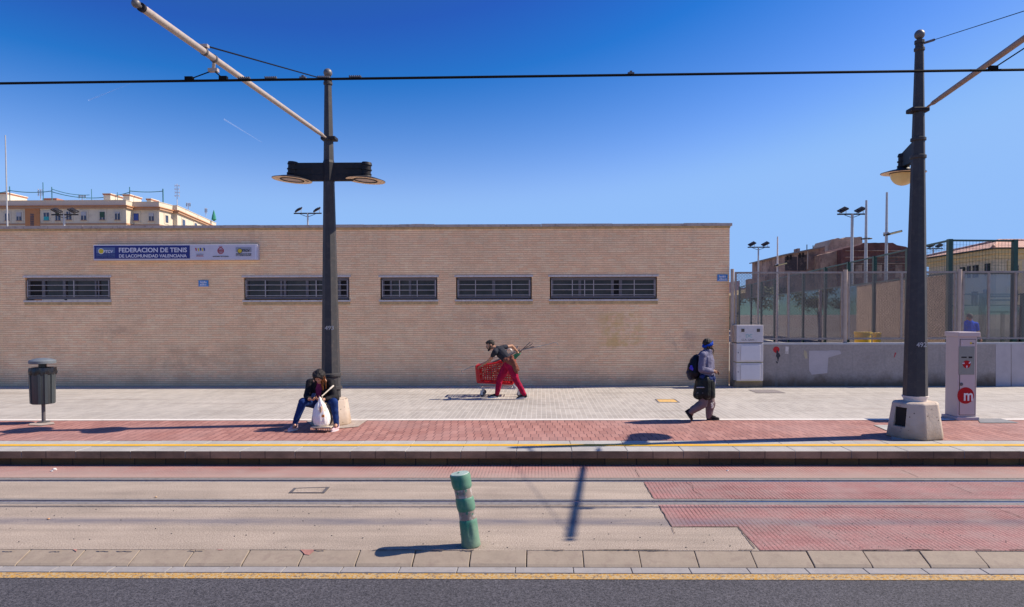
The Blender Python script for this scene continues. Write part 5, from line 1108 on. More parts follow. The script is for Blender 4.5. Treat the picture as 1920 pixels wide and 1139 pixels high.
def cloth(name, c, var=.14, rough=.85, fold=14, bstr=.7):
    g = NG(name); n_ = g.noise(fold, 4, .6, dist=.6); f_ = g.noise(90, 2); cc = g.mix(g.ramp(n_, (.3, 0), (.7, 1)), tuple(x * (1 - var) for x in c), tuple(x * (1 + var) for x in c)); cc = g.mix(.35, cc, g.ramp(f_, (.3, .7), (.7, 1.2)), 'MULTIPLY')
    g.bump(n_, bstr, .02); return g.fin(cc, rough, 0, .15)
def shoe(name, heel, toe, up, par, upper, sole, s=1.0, w_=.042, stripe=None, ankle=None):
    heel, toe = V(heel), V(toe); d = (toe - heel).normalized(); L = (toe - heel).length; up = V(up); up = (up - d * up.dot(d)).normalized(); sd = d.cross(up); m = MB()
    m.cap(heel + d * .035 + up * .055, .036 * s, heel + d * .035 + up * .085, .034 * s); m.cap(heel + d * .035 + up * .040, .036 * s, heel + d * L * .55 + up * .045, .038 * s); m.cap(heel + d * L * .5 + up * .04, .040 * s, toe - d * .035 + up * .030, .030 * s, flat=.8, fd=up); m.cap(heel + d * .06 + up * .085, .028, heel + d * L * .62 + up * .055, .028)
    o = organic(name, m, upper, par, .006, 3)
    n = 22; pr = []
    for k in range(n):
        a = 2 * math.pi * k / n; x = (1 - math.cos(a)) / 2; pr.append(heel + d * (x * L) + sd * (math.sin(a) * w_ * (.92 if x < .5 else 1.0 + .05 * math.sin(x * 3))))
    MB().prism(pr, up * .024).build('sole', sole, o)
    if stripe: MB().cap(heel + d * L * .3 + up * .035 - V((0, .038, 0)), .006, heel + d * L * .75 + up * .04 - V((0, .036, 0)), .004).build('shoe_stripe', stripe, o, smooth=True)
    if stripe: MB().tube([heel + d * L * .45 + up * .085 + sd * .012, heel + d * L * .62 + up * .062 - sd * .012, heel + d * L * .55 + up * .077 + sd * .014], .004, 5).build('laces', stripe, o)
    return o
# ================================================================== 1. man pushing the cart
MY = G(955, 748.4, PZ).y
mz = lambda x, y, d=0.: at(840 + x / 7.117, 610 + y / 7.117, MY + d)
gz = PZ
nk, ch, wa_, pe = mz(648, 318, .10), mz(705, 368, .10), mz(775, 445, .08), mz(812, 515, .06)
hc_ = mz(564, 268, .10); HM = ray3(V((-1, -.12, -.38)), (-.35, 0, 1))
nS, nE, nW = mz(628, 355, -.07), mz(553, 472, .10), mz(437, 545, .38)
fS, fE, fW = mz(742, 298, .26), mz(852, 276, .38), mz(925, 352, .60)
nH, nK, nA = mz(828, 530, -.03), mz(912, 735, -.06), mz(1018, 925, -.06); fH, fK, fA = mz(795, 528, .14), mz(690, 720, .18), mz(655, 925, .24)
b = MB(); P_ = head(b, hc_, HM, 1.02)
b.cap(P_(0, -.02, -.05), .05, nk + V((0, 0, .01)), .056); b.cap(nk, .075, ch, .115, flat=1.25, fd=(0, 1, 0)); b.cap(ch, .115, wa_, .10, flat=1.2, fd=(0, 1, 0)); b.cap(wa_, .10, pe, .115, flat=1.2, fd=(0, 1, 0))
b.cap(nk + V((0, -.02, 0)), .055, nS, .052); b.cap(nk, .055, fS, .052)
for S_, E_, W_ in ((nS, nE, nW), (fS, fE, fW)): b.cap(S_, .050, E_, .036); b.cap(E_, .037, W_, .026)
for H__, K_, A_ in ((nH, nK, nA), (fH, fK, fA)): b.cap(H__, .09, K_, .058); b.cap(K_, .057, A_, .038); b.cap(A_, .038, A_ + V((-.05, 0, -.05)), .032)
hand(b, nW, nW - nE, V((-.2, .3, -1)), V((-.3, -1, .1)), .95, .95); hand(b, fW, V((.55, .1, -.6)), V((-1, .1, -.5)), V((.2, -.8, .4)), 1.0, .95)
PM = organic('person', b, SK1, None, .0062, 3, origin=(pe.x, MY, gz))
tag(PM, 'bearded man in black T-shirt and crimson trousers bending forward to push a trolley', 'person')
eyes(P_, PM, HM, 1.02)
hm = MB()
hm.ell(P_(0, -.022, .040), (.081, .098, .086), M=HM); hm.ell(P_(0, .02, .080), (.064, .066, .040), M=HM); hm.ell(P_(0, -.05, .02), (.074, .06, .075), M=HM)
organic('hair', hm, M['hair'], PM, .006, 2, .006, 60)
hm = MB()
for s_ in (-1, 1): hm.cap(P_(s_ * .067, .005, .005), .012, P_(s_ * .058, .03, -.06), .018); hm.cap(P_(s_ * .058, .03, -.06), .020, P_(s_ * .02, .078, -.098), .022); hm.cap(P_(s_ * .012, .10, -.040), .006, P_(s_ * .034, .082, -.066), .010)
hm.cap(P_(-.02, .078, -.10), .024, P_(.02, .078, -.10), .024); organic('beard', hm, M['hair'], PM, .005, 2, .004, 60)
TS = cloth('black_shirt', (.022, .024, .034), .3, fold=10)
b = MB(); b.cap(nk + V((.02, 0, .0)), .082, ch, .132, flat=1.3, fd=(0, 1, 0)); b.cap(ch, .132, wa_ + V((.01, 0, 0)), .115, flat=1.25, fd=(0, 1, 0)); b.cap(wa_, .115, pe + V((0, 0, .04)), .12, flat=1.2, fd=(0, 1, 0))
b.cap(nk, .06, nS, .068); b.cap(nS, .068, nS.lerp(nE, .42), .058); b.cap(nk, .06, fS, .066); b.cap(fS, .066, fS.lerp(fE, .30), .056)
organic('shirt', b, TS, PM, .008, 4, .009, 7)
CR = cloth('crimson_trousers', (.30, .006, .04), .25, fold=8)
b = MB(); b.cap(pe + V((0, 0, .05)), .125, pe, .13, flat=1.2, fd=(0, 1, 0))
for H__, K_, A_ in ((nH, nK, nA), (fH, fK, fA)): b.cap(H__, .112, K_, .082); b.cap(K_, .082, K_.lerp(A_, .7), .066); b.cap(K_.lerp(A_, .7), .066, A_ + V((0, 0, .005)), .05)
organic('trousers', b, CR, PM, .009, 4, .014, 7)
BR = cloth('brown_cardigan', (.17, .062, .042), .2, fold=9)
b = MB(); wv = mz(770, 470, .06)
b.cap(mz(765, 462, -.06), .05, mz(850, 432, -.06), .05); b.cap(mz(775, 470, .19), .05, mz(850, 440, .19), .05); b.cap(mz(850, 440, -.06), .055, mz(850, 440, .18), .055); b.cap(mz(765, 470, -.08), .045, mz(765, 470, .18), .045)
b.cap(mz(800, 470, -.12), .05, mz(885, 560, -.12), .06, flat=.5, fd=(0, 1, 0)); b.cap(mz(850, 480, -.12), .07, mz(905, 590, -.13), .06, flat=.45, fd=(0, 1, 0)); b.cap(mz(905, 590, -.13), .06, mz(925, 640, -.13), .03, flat=.5, fd=(0, 1, 0)); b.cap(mz(870, 470, -.08), .05, mz(935, 600, -.10), .035, flat=.6, fd=(0, 1, 0))
b.cap(mz(800, 500, -.10), .045, mz(860, 545, -.12), .05, flat=.5, fd=(0, 1, 0))
organic('tied_cardigan', b, BR, PM, .008, 5, .014, 11)
SHB = cloth('black_canvas', (.015, .015, .018), .2); SOLW = paint('white_sole', (.62, .58, .55), .6)
hl = mz(1058, 962, -.06); hl.z = gz; tl = hl + V((-.265, -.02, 0)); shoe('shoe', V((hl.x, hl.y, gz + .03)), V((tl.x, tl.y, gz)), (0, 0, 1), PM, SHB, SOLW, stripe=SOLW)
hl = mz(682, 965, .25); shoe('shoe', V((hl.x, MY + .24, gz + .002)), V((hl.x - .27, MY + .22, gz + .002)), (0, 0, 1), PM, SHB, SOLW, stripe=SOLW)
# ================================================================== shopping cart
RD = paint('cart_red_plastic', (.52, .008, .010), .38, var=.06); CHR = paint('cart_chrome', (.55, .54, .54), .35, .3, var=.1); TY = paint('caster_grey', (.08, .075, .075), .6)
CN, CF = MY + .44, MY + .96
cz = lambda x, y, Y=CN: at(840 + x / 7.117, 610 + y / 7.117, Y)
T1, T2, T3, T4 = cz(378, 548), cz(398, 762), cz(862, 785), cz(885, 468)
Cc = (T1 + T3) / 2; CT_ = thing('shopping_cart', (Cc.x, (CN + CF) / 2, gz), 'red plastic shopping trolley on chrome frame loaded with metal rods', 'trolley')
def side(Y, inset):
    m = MB(); P4 = [V((p.x, Y, p.z)) for p in (T1, T2, T3, T4)]
    P4[1] += V((inset * .5, 0, 0)); P4[2] += V((-inset * .5, 0, 0))
    m.tube([P4[0], P4[1]], .032, 8); m.tube([P4[1], P4[2]], .026, 8); m.tube([P4[0], P4[3]], .024, 8); m.tube([P4[2], P4[3]], .020, 8)
    m.prism([P4[0] + V((-.01, -.01, .02)), P4[0] + V((.06, -.01, .02)), P4[1] + V((.07, -.01, .0)), P4[1] + V((-.02, -.01, .0))], (0, .02, 0))
    for k in range(1, 15): m.tube([P4[0].lerp(P4[3], k / 15), P4[1].lerp(P4[2], k / 15)], .0095, 4)
    for k in range(1, 9): m.tube([P4[0].lerp(P4[1], k / 9), P4[3].lerp(P4[2], k / 9)], .008, 4)
    m.build('basket_side', RD, CT_); return P4
q1 = side(CN, 0); q2 = side(CF, 0)
m = MB()
for A_, B_, C_, D_ in ((q1[0], q1[1], q2[1], q2[0]), (q1[3], q1[2], q2[2], q2[3]), (q1[1], q1[2], q2[2], q2[1])):
    m.tube([A_, D_], .024, 8); m.tube([B_, C_], .022, 8)
    for k in range(1, 9): m.tube([A_.lerp(D_, k / 9), B_.lerp(C_, k / 9)], .009, 4)
    for k in range(1, 7): m.tube([A_.lerp(B_, k / 7), D_.lerp(C_, k / 7)], .009, 4)
m.build('basket_ends', RD, CT_)
h1, h2 = cz(880, 415), cz(950, 392)
GH = paint('green_handle', (.008, .20, .075), .4)
MB().tube([V((h2.x, CN - .02, h2.z)), V((h2.x, CF + .02, h2.z))], .018, 10).build('handle_bar', GH, CT_, smooth=True)
for Y in (CN - .01, CF + .01): MB().prism([V((T4.x - .03, Y - .012, T4.z - .04)), V((T4.x + .03, Y - .012, T4.z + .02)), V((h2.x + .01, Y - .012, h2.z - .01)), V((h2.x - .01, Y - .012, h2.z + .018)), V((h1.x - .02, Y - .012, h1.z + .02))], (0, .024, 0)).build('handle_bracket', GH, CT_, bevel=.006)
zf = cz(400, 845).z; zf2 = cz(860, 815).z
for Y in (CN + .03, CF - .03):
    m = MB(); m.tube([V((q1[1].x + .0, Y, zf)), V((cz(640, 845).x, Y, zf - .0)), V((cz(800, 840).x, Y, zf + .02)), V((cz(870, 805).x, Y, zf2 + .04)), V((T3.x + .01, Y, T3.z))], .013, 8); m.tube([V((cz(870, 805).x, Y, zf2 + .04)), V((cz(935, 880).x, Y, zf - .03)), V((cz(950, 900).x, Y, gz + .14))], .015, 8); m.tube([V((q1[1].x, Y, zf)), V((cz(900, 860).x, Y, zf - .02))], .010, 6)
    m.tube([V((cz(455, 850).x, Y, zf)), V((cz(455, 870).x, Y, gz + .13))], .014, 8); m.build('chassis_tube', CHR, CT_, smooth=True)
for px in (440, 640, 850): x = cz(px, 845).x; MB().tube([V((x, CN + .03, zf)), V((x, CF - .03, zf))], .010, 6).build('cross_tube', CHR, CT_, smooth=True)
for x, dx in ((cz(458, 900).x, .03), (cz(950, 900).x, .02)):
    for Y in (CN + .03, CF - .03):
        w_ = MB().lathe((x, Y - .02, gz + .063), [(.03, 0), (.062, .004), (.062, .036), (.03, .04)], 20, M=Matrix.Rotation(R(-90), 3, 'X')).build('caster_wheel', TY, CT_, smooth=True)
        MB().lathe((x, Y - .024, gz + .063), [(.026, 0), (.026, .048)], 14, M=Matrix.Rotation(R(-90), 3, 'X')).build('hub', M['steel'], w_)
        MB().box((x - .018 - dx, Y - .032, gz + .05), (x + .012, Y - .027, gz + .15)).box((x - .018 - dx, Y + .027, gz + .05), (x + .012, Y + .032, gz + .15)).box((x - .018 - dx, Y - .032, gz + .145), (x + .012, Y + .032, gz + .152)).build('fork', CHR, w_)
ST = [paint('rod_dark', (.10, .095, .10), .45, .6), paint('rod_pale', (.30, .28, .27), .5, .3), paint('rod_rust', (.20, .10, .06), .7, .2)]
def rod(pts, r, k, lab, Ys):
    P = [at(840 + x / 7.117, 610 + y / 7.117, Ys if not isinstance(Ys, tuple) else Ys[0] + (Ys[1] - Ys[0]) * i / (len(pts) - 1)) for i, (x, y) in enumerate(pts)]
    o = MB().tube(P, r, 6).build('metal_rod', ST[k], smooth=True, origin=P[0]); tag(o, lab, 'rod', 'scrap metal rods in the trolley')
rod([(195, 650), (178, 605), (215, 600), (300, 560), (360, 545), (640, 430), (1000, 330), (1200, 290), (1430, 228), (1458, 238), (1470, 265)], .008, 1, 'longest thin rod with bent hooks at both ends sticking out of the trolley', MY + .62)
rod([(430, 720), (620, 560), (860, 410), (1000, 318), (1098, 228), (1128, 240), (1110, 262), (1000, 325)], .008, 0, 'rod ending in a narrow loop pointing up right above the green handle', MY + .70)
rod([(480, 690), (700, 520), (900, 400), (1010, 320), (1150, 285), (1152, 296), (1030, 322)], .008, 0, 'rod ending in a flatter loop just below the upper looped rod', MY + .78)
rod([(420, 660), (700, 505), (790, 450), (870, 370), (935, 278)], .012, 1, 'short pale bar rising behind the man\'s bent arm', MY + .84)
rod([(560, 680), (760, 560), (800, 545), (880, 440), (985, 340)], .012, 2, 'rusty bar lying lowest across the trolley basket', MY + .56)
rod([(400, 590), (640, 480), (850, 385), (960, 330)], .018, 0, 'thick dark bar along the top of the load', MY + .74)
rod([(430, 575), (600, 485), (760, 425), (900, 360)], .016, 1, 'thick pale bar beside the thick dark one in the trolley', MY + .66)
rod([(420, 740), (560, 640), (760, 520)], .012, 1, 'pale bar seen through the red basket lattice', MY + .60)
m = MB(); random.seed(3)
for i in range(26):
    p = at(840 + random.uniform(450, 840) / 7.117, 610 + 0 / 7.117, MY + .7); x = p.x; k_ = random.random(); zb = T2.z + .03; z = zb + random.uniform(0, .26); Y = MY + random.uniform(.52, .88)
    if random.random() < .6: m.box((x, Y, z), (x + random.uniform(.02, .09), Y + random.uniform(.02, .1), z + random.uniform(.01, .04)), M=None)
    else: m.tube([(x, Y, z), (x + random.uniform(-.2, .2), Y + random.uniform(-.1, .1), z + random.uniform(.0, .15))], random.uniform(.006, .016), 6)
    m.cur = random.choice((0, 0, 2, 2))
o = m.build('scrap_pile', ST, origin=(Cc.x, MY + .7, T2.z)); tag(o, 'tangled scrap metal pieces heaped in the red trolley basket', 'scrap', kind='stuff')
rw = at(840 + 815 / 7.117, 610 + 350 / 7.117, MY + .72); o = MB(); 
for k in range(5): o.tube([rw + V((.06 * math.cos(a / 10 * 2 * math.pi) * (1 + .1 * k), .03 * k - .05, .07 * math.sin(a / 10 * 2 * math.pi))) for a in range(11)], .005, 5)
tag(o.build('wire_coil', ST[1], smooth=True, origin=rw), 'pale coil of wire on the load behind the man\'s back', 'wire')
# ================================================================== 2. woman walking right
WY2 = G(1325, 789.5, PZ).y
wz_ = lambda x, y, d=0.: at(1220 + x / 6.33, 620 + y / 6.33, WY2 + d)
hc_ = wz_(688, 172, 0); HM = ray3((1, .32, -.12), (0, 0, 1)); nk = wz_(672, 245, 0); ch = wz_(655, 345, 0); wa_ = wz_(655, 480, 0); pe = wz_(655, 640, 0)
rS, rE, rW = wz_(620, 300, -.15), wz_(600, 462, -.19), wz_(735, 488, -.17); lS, lE, lW = wz_(670, 300, .16), wz_(660, 455, .20), wz_(745, 492, .06)
rH, rK, rA = wz_(640, 700, -.09), wz_(620, 865, -.09), wz_(470, 965, -.09); lH, lK, lA = wz_(680, 700, .08), wz_(708, 870, .08), wz_(688, 1030, .08)
b = MB(); P_ = head(b, hc_, HM, .96); b.cap(P_(0, -.02, -.05), .047, nk, .053); b.cap(nk, .075, ch, .12, flat=1.15, fd=(0, 1, 0)); b.cap(ch, .12, wa_, .125, flat=1.15, fd=(0, 1, 0)); b.cap(wa_, .125, pe, .13, flat=1.15, fd=(0, 1, 0))
for S_, E_, W_ in ((rS, rE, rW), (lS, lE, lW)): b.cap(nk, .05, S_, .05); b.cap(S_, .048, E_, .036); b.cap(E_, .036, W_, .025)
for H__, K_, A_ in ((rH, rK, rA), (lH, lK, lA)): b.cap(pe, .10, H__, .09); b.cap(H__, .09, K_, .058); b.cap(K_, .056, A_, .038)
b.cap(rA, .036, rA + V((.03, 0, -.05)), .032); b.cap(lA, .036, lA + V((.04, 0, -.03)), .032)
hand(b, rW, V((1, .25, -.12)), V((.1, .9, -.3)), V((.1, .2, 1)), .7, .9); hand(b, lW, V((1, -.35, -.05)), V((0, -.5, -.6)), V((0, -.2, 1)), .7, .9)
PW = organic('person', b, SK3, None, .0062, 3, origin=(pe.x, WY2, gz)); tag(PW, 'woman with blue headband and grey fleece walking right with a black backpack', 'person'); eyes(P_, PW, HM, .96)
HR = hairm('dark_brown_hair', (.014, .009, .007), (.07, .038, .022))
b = MB(); b.ell(P_(0, -.03, .035), (.086, .098, .088), M=HM); b.ell(P_(0, -.05, -.02), (.07, .06, .06), M=HM); organic('hair', b, M['hair'], PW, .006, 2, .008, 45)
b = MB(); random.seed(9)
for k in range(22):
    s_ = random.choice((-1, -1, 1)); a0 = P_(s_ * .068, random.uniform(-.06, .04), -.03); p = a0; L = random.uniform(.12, .24); wv = random.uniform(0, 6)
    pts = [a0 + V((.012 * math.sin(wv + j * 1.3) + .010 * j * (.6 if k % 3 else -.9), s_ * -.0 - .008 * math.cos(wv + j), -L * j / 6)) for j in range(7)]
    for j in range(6): b.cap(pts[j], .012 - .0013 * j, pts[j + 1], .011 - .0013 * j, n=7)
organic('long_hair', b, HR, PW, .005, 1)
hb_ = MB(); n = 36
for rr, in ((1.0,),):
    ring = []
    for k in range(n): a = 2 * math.pi * k / n; ring.append((P_(.086 * math.cos(a), -.016 + .101 * math.sin(a), .002 + .052 * math.sin(a)), .028 + .010 * math.sin(a)))
    ring.append(ring[0]); vs = [];
    for p, h_w in ring[:-1]: vs += [p + HM @ V((0, .004, -h_w * .9)), p + HM @ V((0, -.012, h_w))]
    hb_.add(vs, [(2 * k, 2 * ((k + 1) % n), 2 * ((k + 1) % n) + 1, 2 * k + 1) for k in range(n)])
o = hb_.build('headband', cloth('blue_headband', (.006, .055, .40), .15), PW, smooth=True, fixn=False); sm = o.modifiers.new('s', 'SOLIDIFY'); sm.thickness = .006; sm.offset = 0
MB().cap(P_(0, -.11, .0), .016, P_(0, -.13, -.05), .010).build('headband_knot', o.data.materials[0], o, smooth=True)
FL = cloth('grey_fleece', (.15, .145, .215), .15, fold=12)
b = MB(); b.cap(nk + V((0, 0, -.01)), .085, ch, .145, flat=1.2, fd=(0, 1, 0)); b.cap(ch, .145, wa_, .15, flat=1.2, fd=(0, 1, 0)); b.cap(wa_, .15, wz_(668, 620, 0), .145, flat=1.2, fd=(0, 1, 0)); b.cap(wz_(700, 500), .09, wz_(720, 630), .075, flat=1.6, fd=(0, 1, 0)); b.cap(wz_(705, 360), .08, wz_(700, 450), .09, flat=1.3, fd=(0, 1, 0))
for S_, E_, W_ in ((rS, rE, rW), (lS, lE, lW)): b.cap(nk + V((0, 0, -.03)), .065, S_, .072); b.cap(S_, .072, E_, .062); b.cap(E_, .062, W_ - V((.015, 0, 0)), .045)
b.cap(nk, .07, wz_(690, 225), .06, flat=1.1, fd=(0, 1, 0)); organic('fleece_jacket', b, FL, PW, .008, 4, .012, 8)
GP = cloth('taupe_trousers', (.17, .125, .13), .15, fold=9)
b = MB()
for H__, K_, A_ in ((rH, rK, rA), (lH, lK, lA)): b.cap(H__ + V((0, 0, .04)), .10, K_, .088); b.cap(K_, .088, K_.lerp(A_, .75), .07); b.cap(K_.lerp(A_, .75), .07, A_, .05)
b.cap(pe, .145, pe - V((0, 0, .1)), .14, flat=1.1, fd=(0, 1, 0)); to = organic('trousers', b, GP, PW, .009, 4, .012, 8)
m = MB()
for k, (x, y) in enumerate(((722, 870), (732, 880), (724, 893), (736, 905), (728, 915), (738, 862), (734, 892))): m.lathe(wz_(x, y, -.018 + .01 * (k % 2)), [(.018, 0), (.012, .006)], 8, M=Matrix.Rotation(R(90), 3, 'X'))
m.build('white_print', SOLW, to)
BS = cloth('black_shoe', (.014, .012, .014), .2); hl = wz_(662, 1072, .08); shoe('shoe', V((hl.x, hl.y, gz + .002)), V((hl.x + .25, hl.y + .01, gz + .002)), (0, 0, 1), PW, BS, paint('black_sole', (.012, .012, .012), .7))
h2 = wz_(404, 958, -.09); t2 = wz_(484, 1078, -.09); t2.z = gz + .01; shoe('shoe', h2, h2 + (t2 - h2).normalized() * .225, V((.75, 0, .66)), PW, BS, paint('black_sole', (.012, .012, .012), .7))
a_ = wz_(455, 955, -.09); MB().cap(a_, .037, a_ + V((.045, 0, .012)), .04).build('sock', cloth('lilac_sock', (.36, .25, .46), .1), PW, smooth=True)
# coat tied round the waist
CO = cloth('black_coat', (.014, .017, .017), .3, .5, fold=9); b = MB()
pr = [wz_(x, y, 0) for x, y in ((600, 560), (530, 640), (520, 780), (640, 790), (745, 795), (748, 650), (735, 590))]
for (x, y, r1_, x2, y2, r2_) in ((600, 590, .10, 570, 760, .09), (640, 580, .12, 640, 755, .11), (690, 590, .10, 700, 760, .09), (560, 650, .06, 545, 770, .055), (725, 610, .06, 728, 770, .05)): b.cap(wz_(x, y, -.03), r1_, wz_(x2, y2, -.03), r2_ + .012, flat=1.95, fd=(0, 1, 0))
b.cap(wz_(535, 775, -.10), .045, wz_(740, 785, -.10), .045); b.cap(wz_(535, 775, .10), .045, wz_(740, 785, .10), .045); coat = organic('tied_coat', b, CO, PW, .009, 4, .007, 6)
bb_ = MB(); bb_.cap(wz_(610, 545, -.13), .05, wz_(735, 570, -.12), .05, flat=1.2, fd=(0, 1, 0)); bb_.cap(wz_(610, 545, .12), .05, wz_(735, 570, .12), .05); bb_.cap(wz_(735, 570, -.12), .05, wz_(735, 570, .12), .05); bb_.cap(wz_(630, 560, -.16), .05, wz_(740, 575, -.15), .045); bb_.cap(wz_(690, 570, -.18), .045, wz_(745, 600, -.16), .03); organic('coat_sleeves', bb_, cloth('navy_cloth', (.02, .035, .12), .25), coat, .008, 4, .012, 12)
m = MB()
for y, x0, x1 in ((676, 545, 690),): m.tube([wz_(x, y, -.235 + .03 * abs(x - 620) / 70) for x in range(x0, x1 + 1, 18)], .010, 6)
m.build('coat_stripe', paint('grey_stripe', (.35, .34, .37), .6), coat, smooth=True)
m = MB(); m.tube([wz_(x, 742, -.22 + .03 * abs(x - 620) / 70) for x in range(545, 670, 18)], .006, 6); m.build('coat_stripe', paint('grey_stripe', (.18, .18, .2), .6), coat, smooth=True)
b = MB(); bk_ = cloth('black_nylon', (.010, .010, .016), .3, .45, fold=8)
for (x, y, r1_, x2, y2, r2_) in ((528, 370, .10, 505, 500, .13), (500, 430, .10, 475, 530, .08), (540, 330, .07, 535, 500, .10), (490, 500, .09, 490, 545, .07)): b.cap(wz_(x, y, 0), r1_, wz_(x2, y2, 0), r2_, flat=1.25, fd=(0, 1, 0))
BP = organic('backpack', b, bk_, None, .008, 4, .006, 8, origin=wz_(510, 450, 0)); tag(BP, 'black backpack with a blue charm worn by the walking woman', 'backpack')
b = MB(); b.cap(wz_(448, 500, -.02), .045, wz_(470, 560, -.02), .05, flat=1.6, fd=(0, 1, 0)); organic('front_pocket', b, cloth('slate_nylon', (.03, .03, .05), .2, .5), BP, .007, 3)
MB().tube([wz_(560, 300, -.12), wz_(600, 250, -.11), wz_(645, 235, -.09), wz_(668, 290, -.17), wz_(650, 400, -.20)], .013, 8).build('shoulder_strap', cloth('strap_blue', (.05, .06, .16), .2), BP, smooth=True); MB().tube([wz_(545, 300, 0), wz_(540, 282, 0), wz_(562, 290, 0)], .008, 6).build('top_loop', bk_, BP, smooth=True)
m = MB(); m.ell(wz_(482, 425, -.165), (.022, .012, .02)); m.ell(wz_(482, 447, -.17), (.035, .012, .032)); m.ell(wz_(495, 458, -.17), (.02, .012, .03)); m.build('charm', cloth('violet_blue', (.08, .06, .5), .3), BP, smooth=True)
# ================================================================== 3. seated woman with phone
SY = G(601, 807.5, PZ).y; FY = LY
sz_ = lambda x, y, Y: at(520 + x / 7.117, 670 + y / 7.117, Y)
BYs = SY + .30
hc_ = sz_(560, 262, SY + .10); HM = ray3((-.08, -.72, -.72), (0, -.6, .8)); nk = sz_(585, 325, SY + .25); ch = sz_(588, 400, SY + .30); wa_ = sz_(598, 520, SY + .36); pe = sz_(600, 605, SY + .38)
lS, lE, lW = sz_(435, 340, SY + .27), sz_(400, 520, SY + .15), sz_(425, 565, SY - .02); rS, rE, rW = sz_(712, 345, SY + .27), sz_(765, 540, SY + .15), sz_(605, 570, SY - .03)
lH, lK, lA = sz_(520, 610, SY + .33), sz_(335, 600, SY + .02), sz_(237, 885, SY - .02); rH, rK, rA = sz_(665, 610, SY + .33), sz_(755, 605, SY - .02), sz_(788, 885, SY - .04)
b = MB(); P_ = head(b, hc_, HM, .98); b.cap(P_(0, -.03, -.04), .047, nk, .053); b.cap(nk, .08, ch, .11, flat=1.3, fd=(1, 0, 0)); b.cap(ch, .11, wa_, .11, flat=1.3, fd=(1, 0, 0)); b.cap(wa_, .11, pe, .12, flat=1.35, fd=(1, 0, 0))
for S_, E_, W_ in ((lS, lE, lW), (rS, rE, rW)): b.cap(nk, .05, S_, .05); b.cap(S_, .048, E_, .036); b.cap(E_, .036, W_, .025)
for H__, K_, A_ in ((lH, lK, lA), (rH, rK, rA)): b.cap(pe, .10, H__, .095); b.cap(H__, .092, K_, .060); b.cap(K_, .058, K_.lerp(A_, .35), .056); b.cap(K_.lerp(A_, .35), .056, A_, .036); b.cap(A_, .034, A_ + V((0, -.05, -.04)), .03)
ph = sz_(472, 532, SY - .10)
hand(b, lW, V((1, -.4, -.08)), V((.15, .4, .9)), V((-.1, -.9, .5)), .75, .92); hand(b, rW, V((-1, -.35, .10)), V((-.2, .6, .6)), V((0, -.5, .9)), .65, .92)
PS = organic('person', b, SK2, None, .0062, 3, origin=(pe.x, SY + .2, gz)); tag(PS, 'woman in black jacket and blue jeans sitting and looking down at her phone', 'person'); eyes(P_, PS, HM, .98, False)
b = MB(); b.ell(P_(0, -.03, .035), (.086, .10, .092), M=HM); b.ell(P_(-.05, .02, .06), (.045, .06, .05), M=HM); b.ell(P_(.05, .02, .06), (.045, .06, .05), M=HM); b.ell(P_(0, -.04, .07), (.07, .07, .05), M=HM); b.cap(P_(-.078, .01, .01), .026, P_(-.066, .05, -.085), .020); b.cap(P_(.078, .01, .01), .028, P_(.070, .05, -.085), .022); b.cap(P_(-.05, .07, .075), .022, P_(-.078, .04, .0), .024)
b.ell(P_(-.06, -.02, .02), (.05, .08, .08), M=HM); b.ell(P_(.065, -.02, .02), (.055, .08, .08), M=HM); b.ell(P_(0, .055, .085), (.06, .04, .03), M=HM)
hr = organic('hair', b, hairm('black_wavy_hair', (.007, .006, .006), (.030, .024, .024)), PS, .006, 3, .005, 26)
b = MB(); random.seed(4); AU = hairm('auburn_hair', (.06, .022, .01), (.34, .115, .03))
for k in range(16):
    a0 = P_(.05 + random.uniform(-.02, .03), random.uniform(-.08, .03), .07 + random.uniform(-.03, .03)); wv = random.uniform(0, 6)
    e_ = sz_(random.uniform(590, 650), random.uniform(300, 440), SY + random.uniform(.08, .18)); 
    pts = [a0.lerp(e_, j / 6) + V((.05 * math.sin(j / 6 * math.pi) + .008 * math.sin(wv + j * 1.5), -.03 * math.sin(j / 6 * math.pi), .03 * math.sin(j / 6 * math.pi))) for j in range(7)]
    for j in range(6): b.cap(pts[j], .011, pts[j + 1], .009, n=7)
organic('ponytail', b, AU, hr, .005, 1)
b = MB(); b.cap(nk + V((0, -.02, -.02)), .075, ch, .118, flat=1.2, fd=(1, 0, 0)); b.cap(ch, .118, wa_, .122, flat=1.2, fd=(1, 0, 0)); b.cap(wa_, .12, pe, .12, flat=1.2, fd=(1, 0, 0)); organic('blouse', b, cloth('magenta_blouse', (.19, .028, .10), .2), PS, .008, 4, .006, 9)
JK = cloth('black_jacket', (.011, .010, .013), .3, .7, fold=8); b = MB()
for s_, S_, E_, W_ in ((-1, lS, lE, lW), (1, rS, rE, rW)):
    cx_ = -.115 if s_ < 0 else .105
    b.cap(nk + V((cx_ * .45, .04, .0)), .062, ch + V((cx_ * 1.15, .03, 0)), .085); b.cap(ch + V((cx_ * 1.15, .03, 0)), .085, wa_ + V((cx_ * 1.15, .02, 0)), .085); b.cap(wa_ + V((cx_ * 1.15, .02, 0)), .085, pe + V((cx_ * 1.5, -.02, .02)), .08)
    if s_ > 0: b.cap(nk + V((.06, -.05, -.03)), .04, ch + V((.085, -.06, 0)), .062); b.cap(ch + V((.085, -.06, 0)), .062, wa_ + V((.06, -.10, .03)), .06)
    else: b.cap(nk + V((-.07, -.04, -.03)), .04, ch + V((-.10, -.05, 0)), .055); b.cap(ch + V((-.10, -.05, 0)), .055, wa_ + V((-.10, -.08, .03)), .055)
    b.cap(nk + V((cx_ * .4, .05, .0)), .06, S_, .075); b.cap(S_, .075, E_, .064); b.cap(E_, .064, E_.lerp(W_, .72), .045)
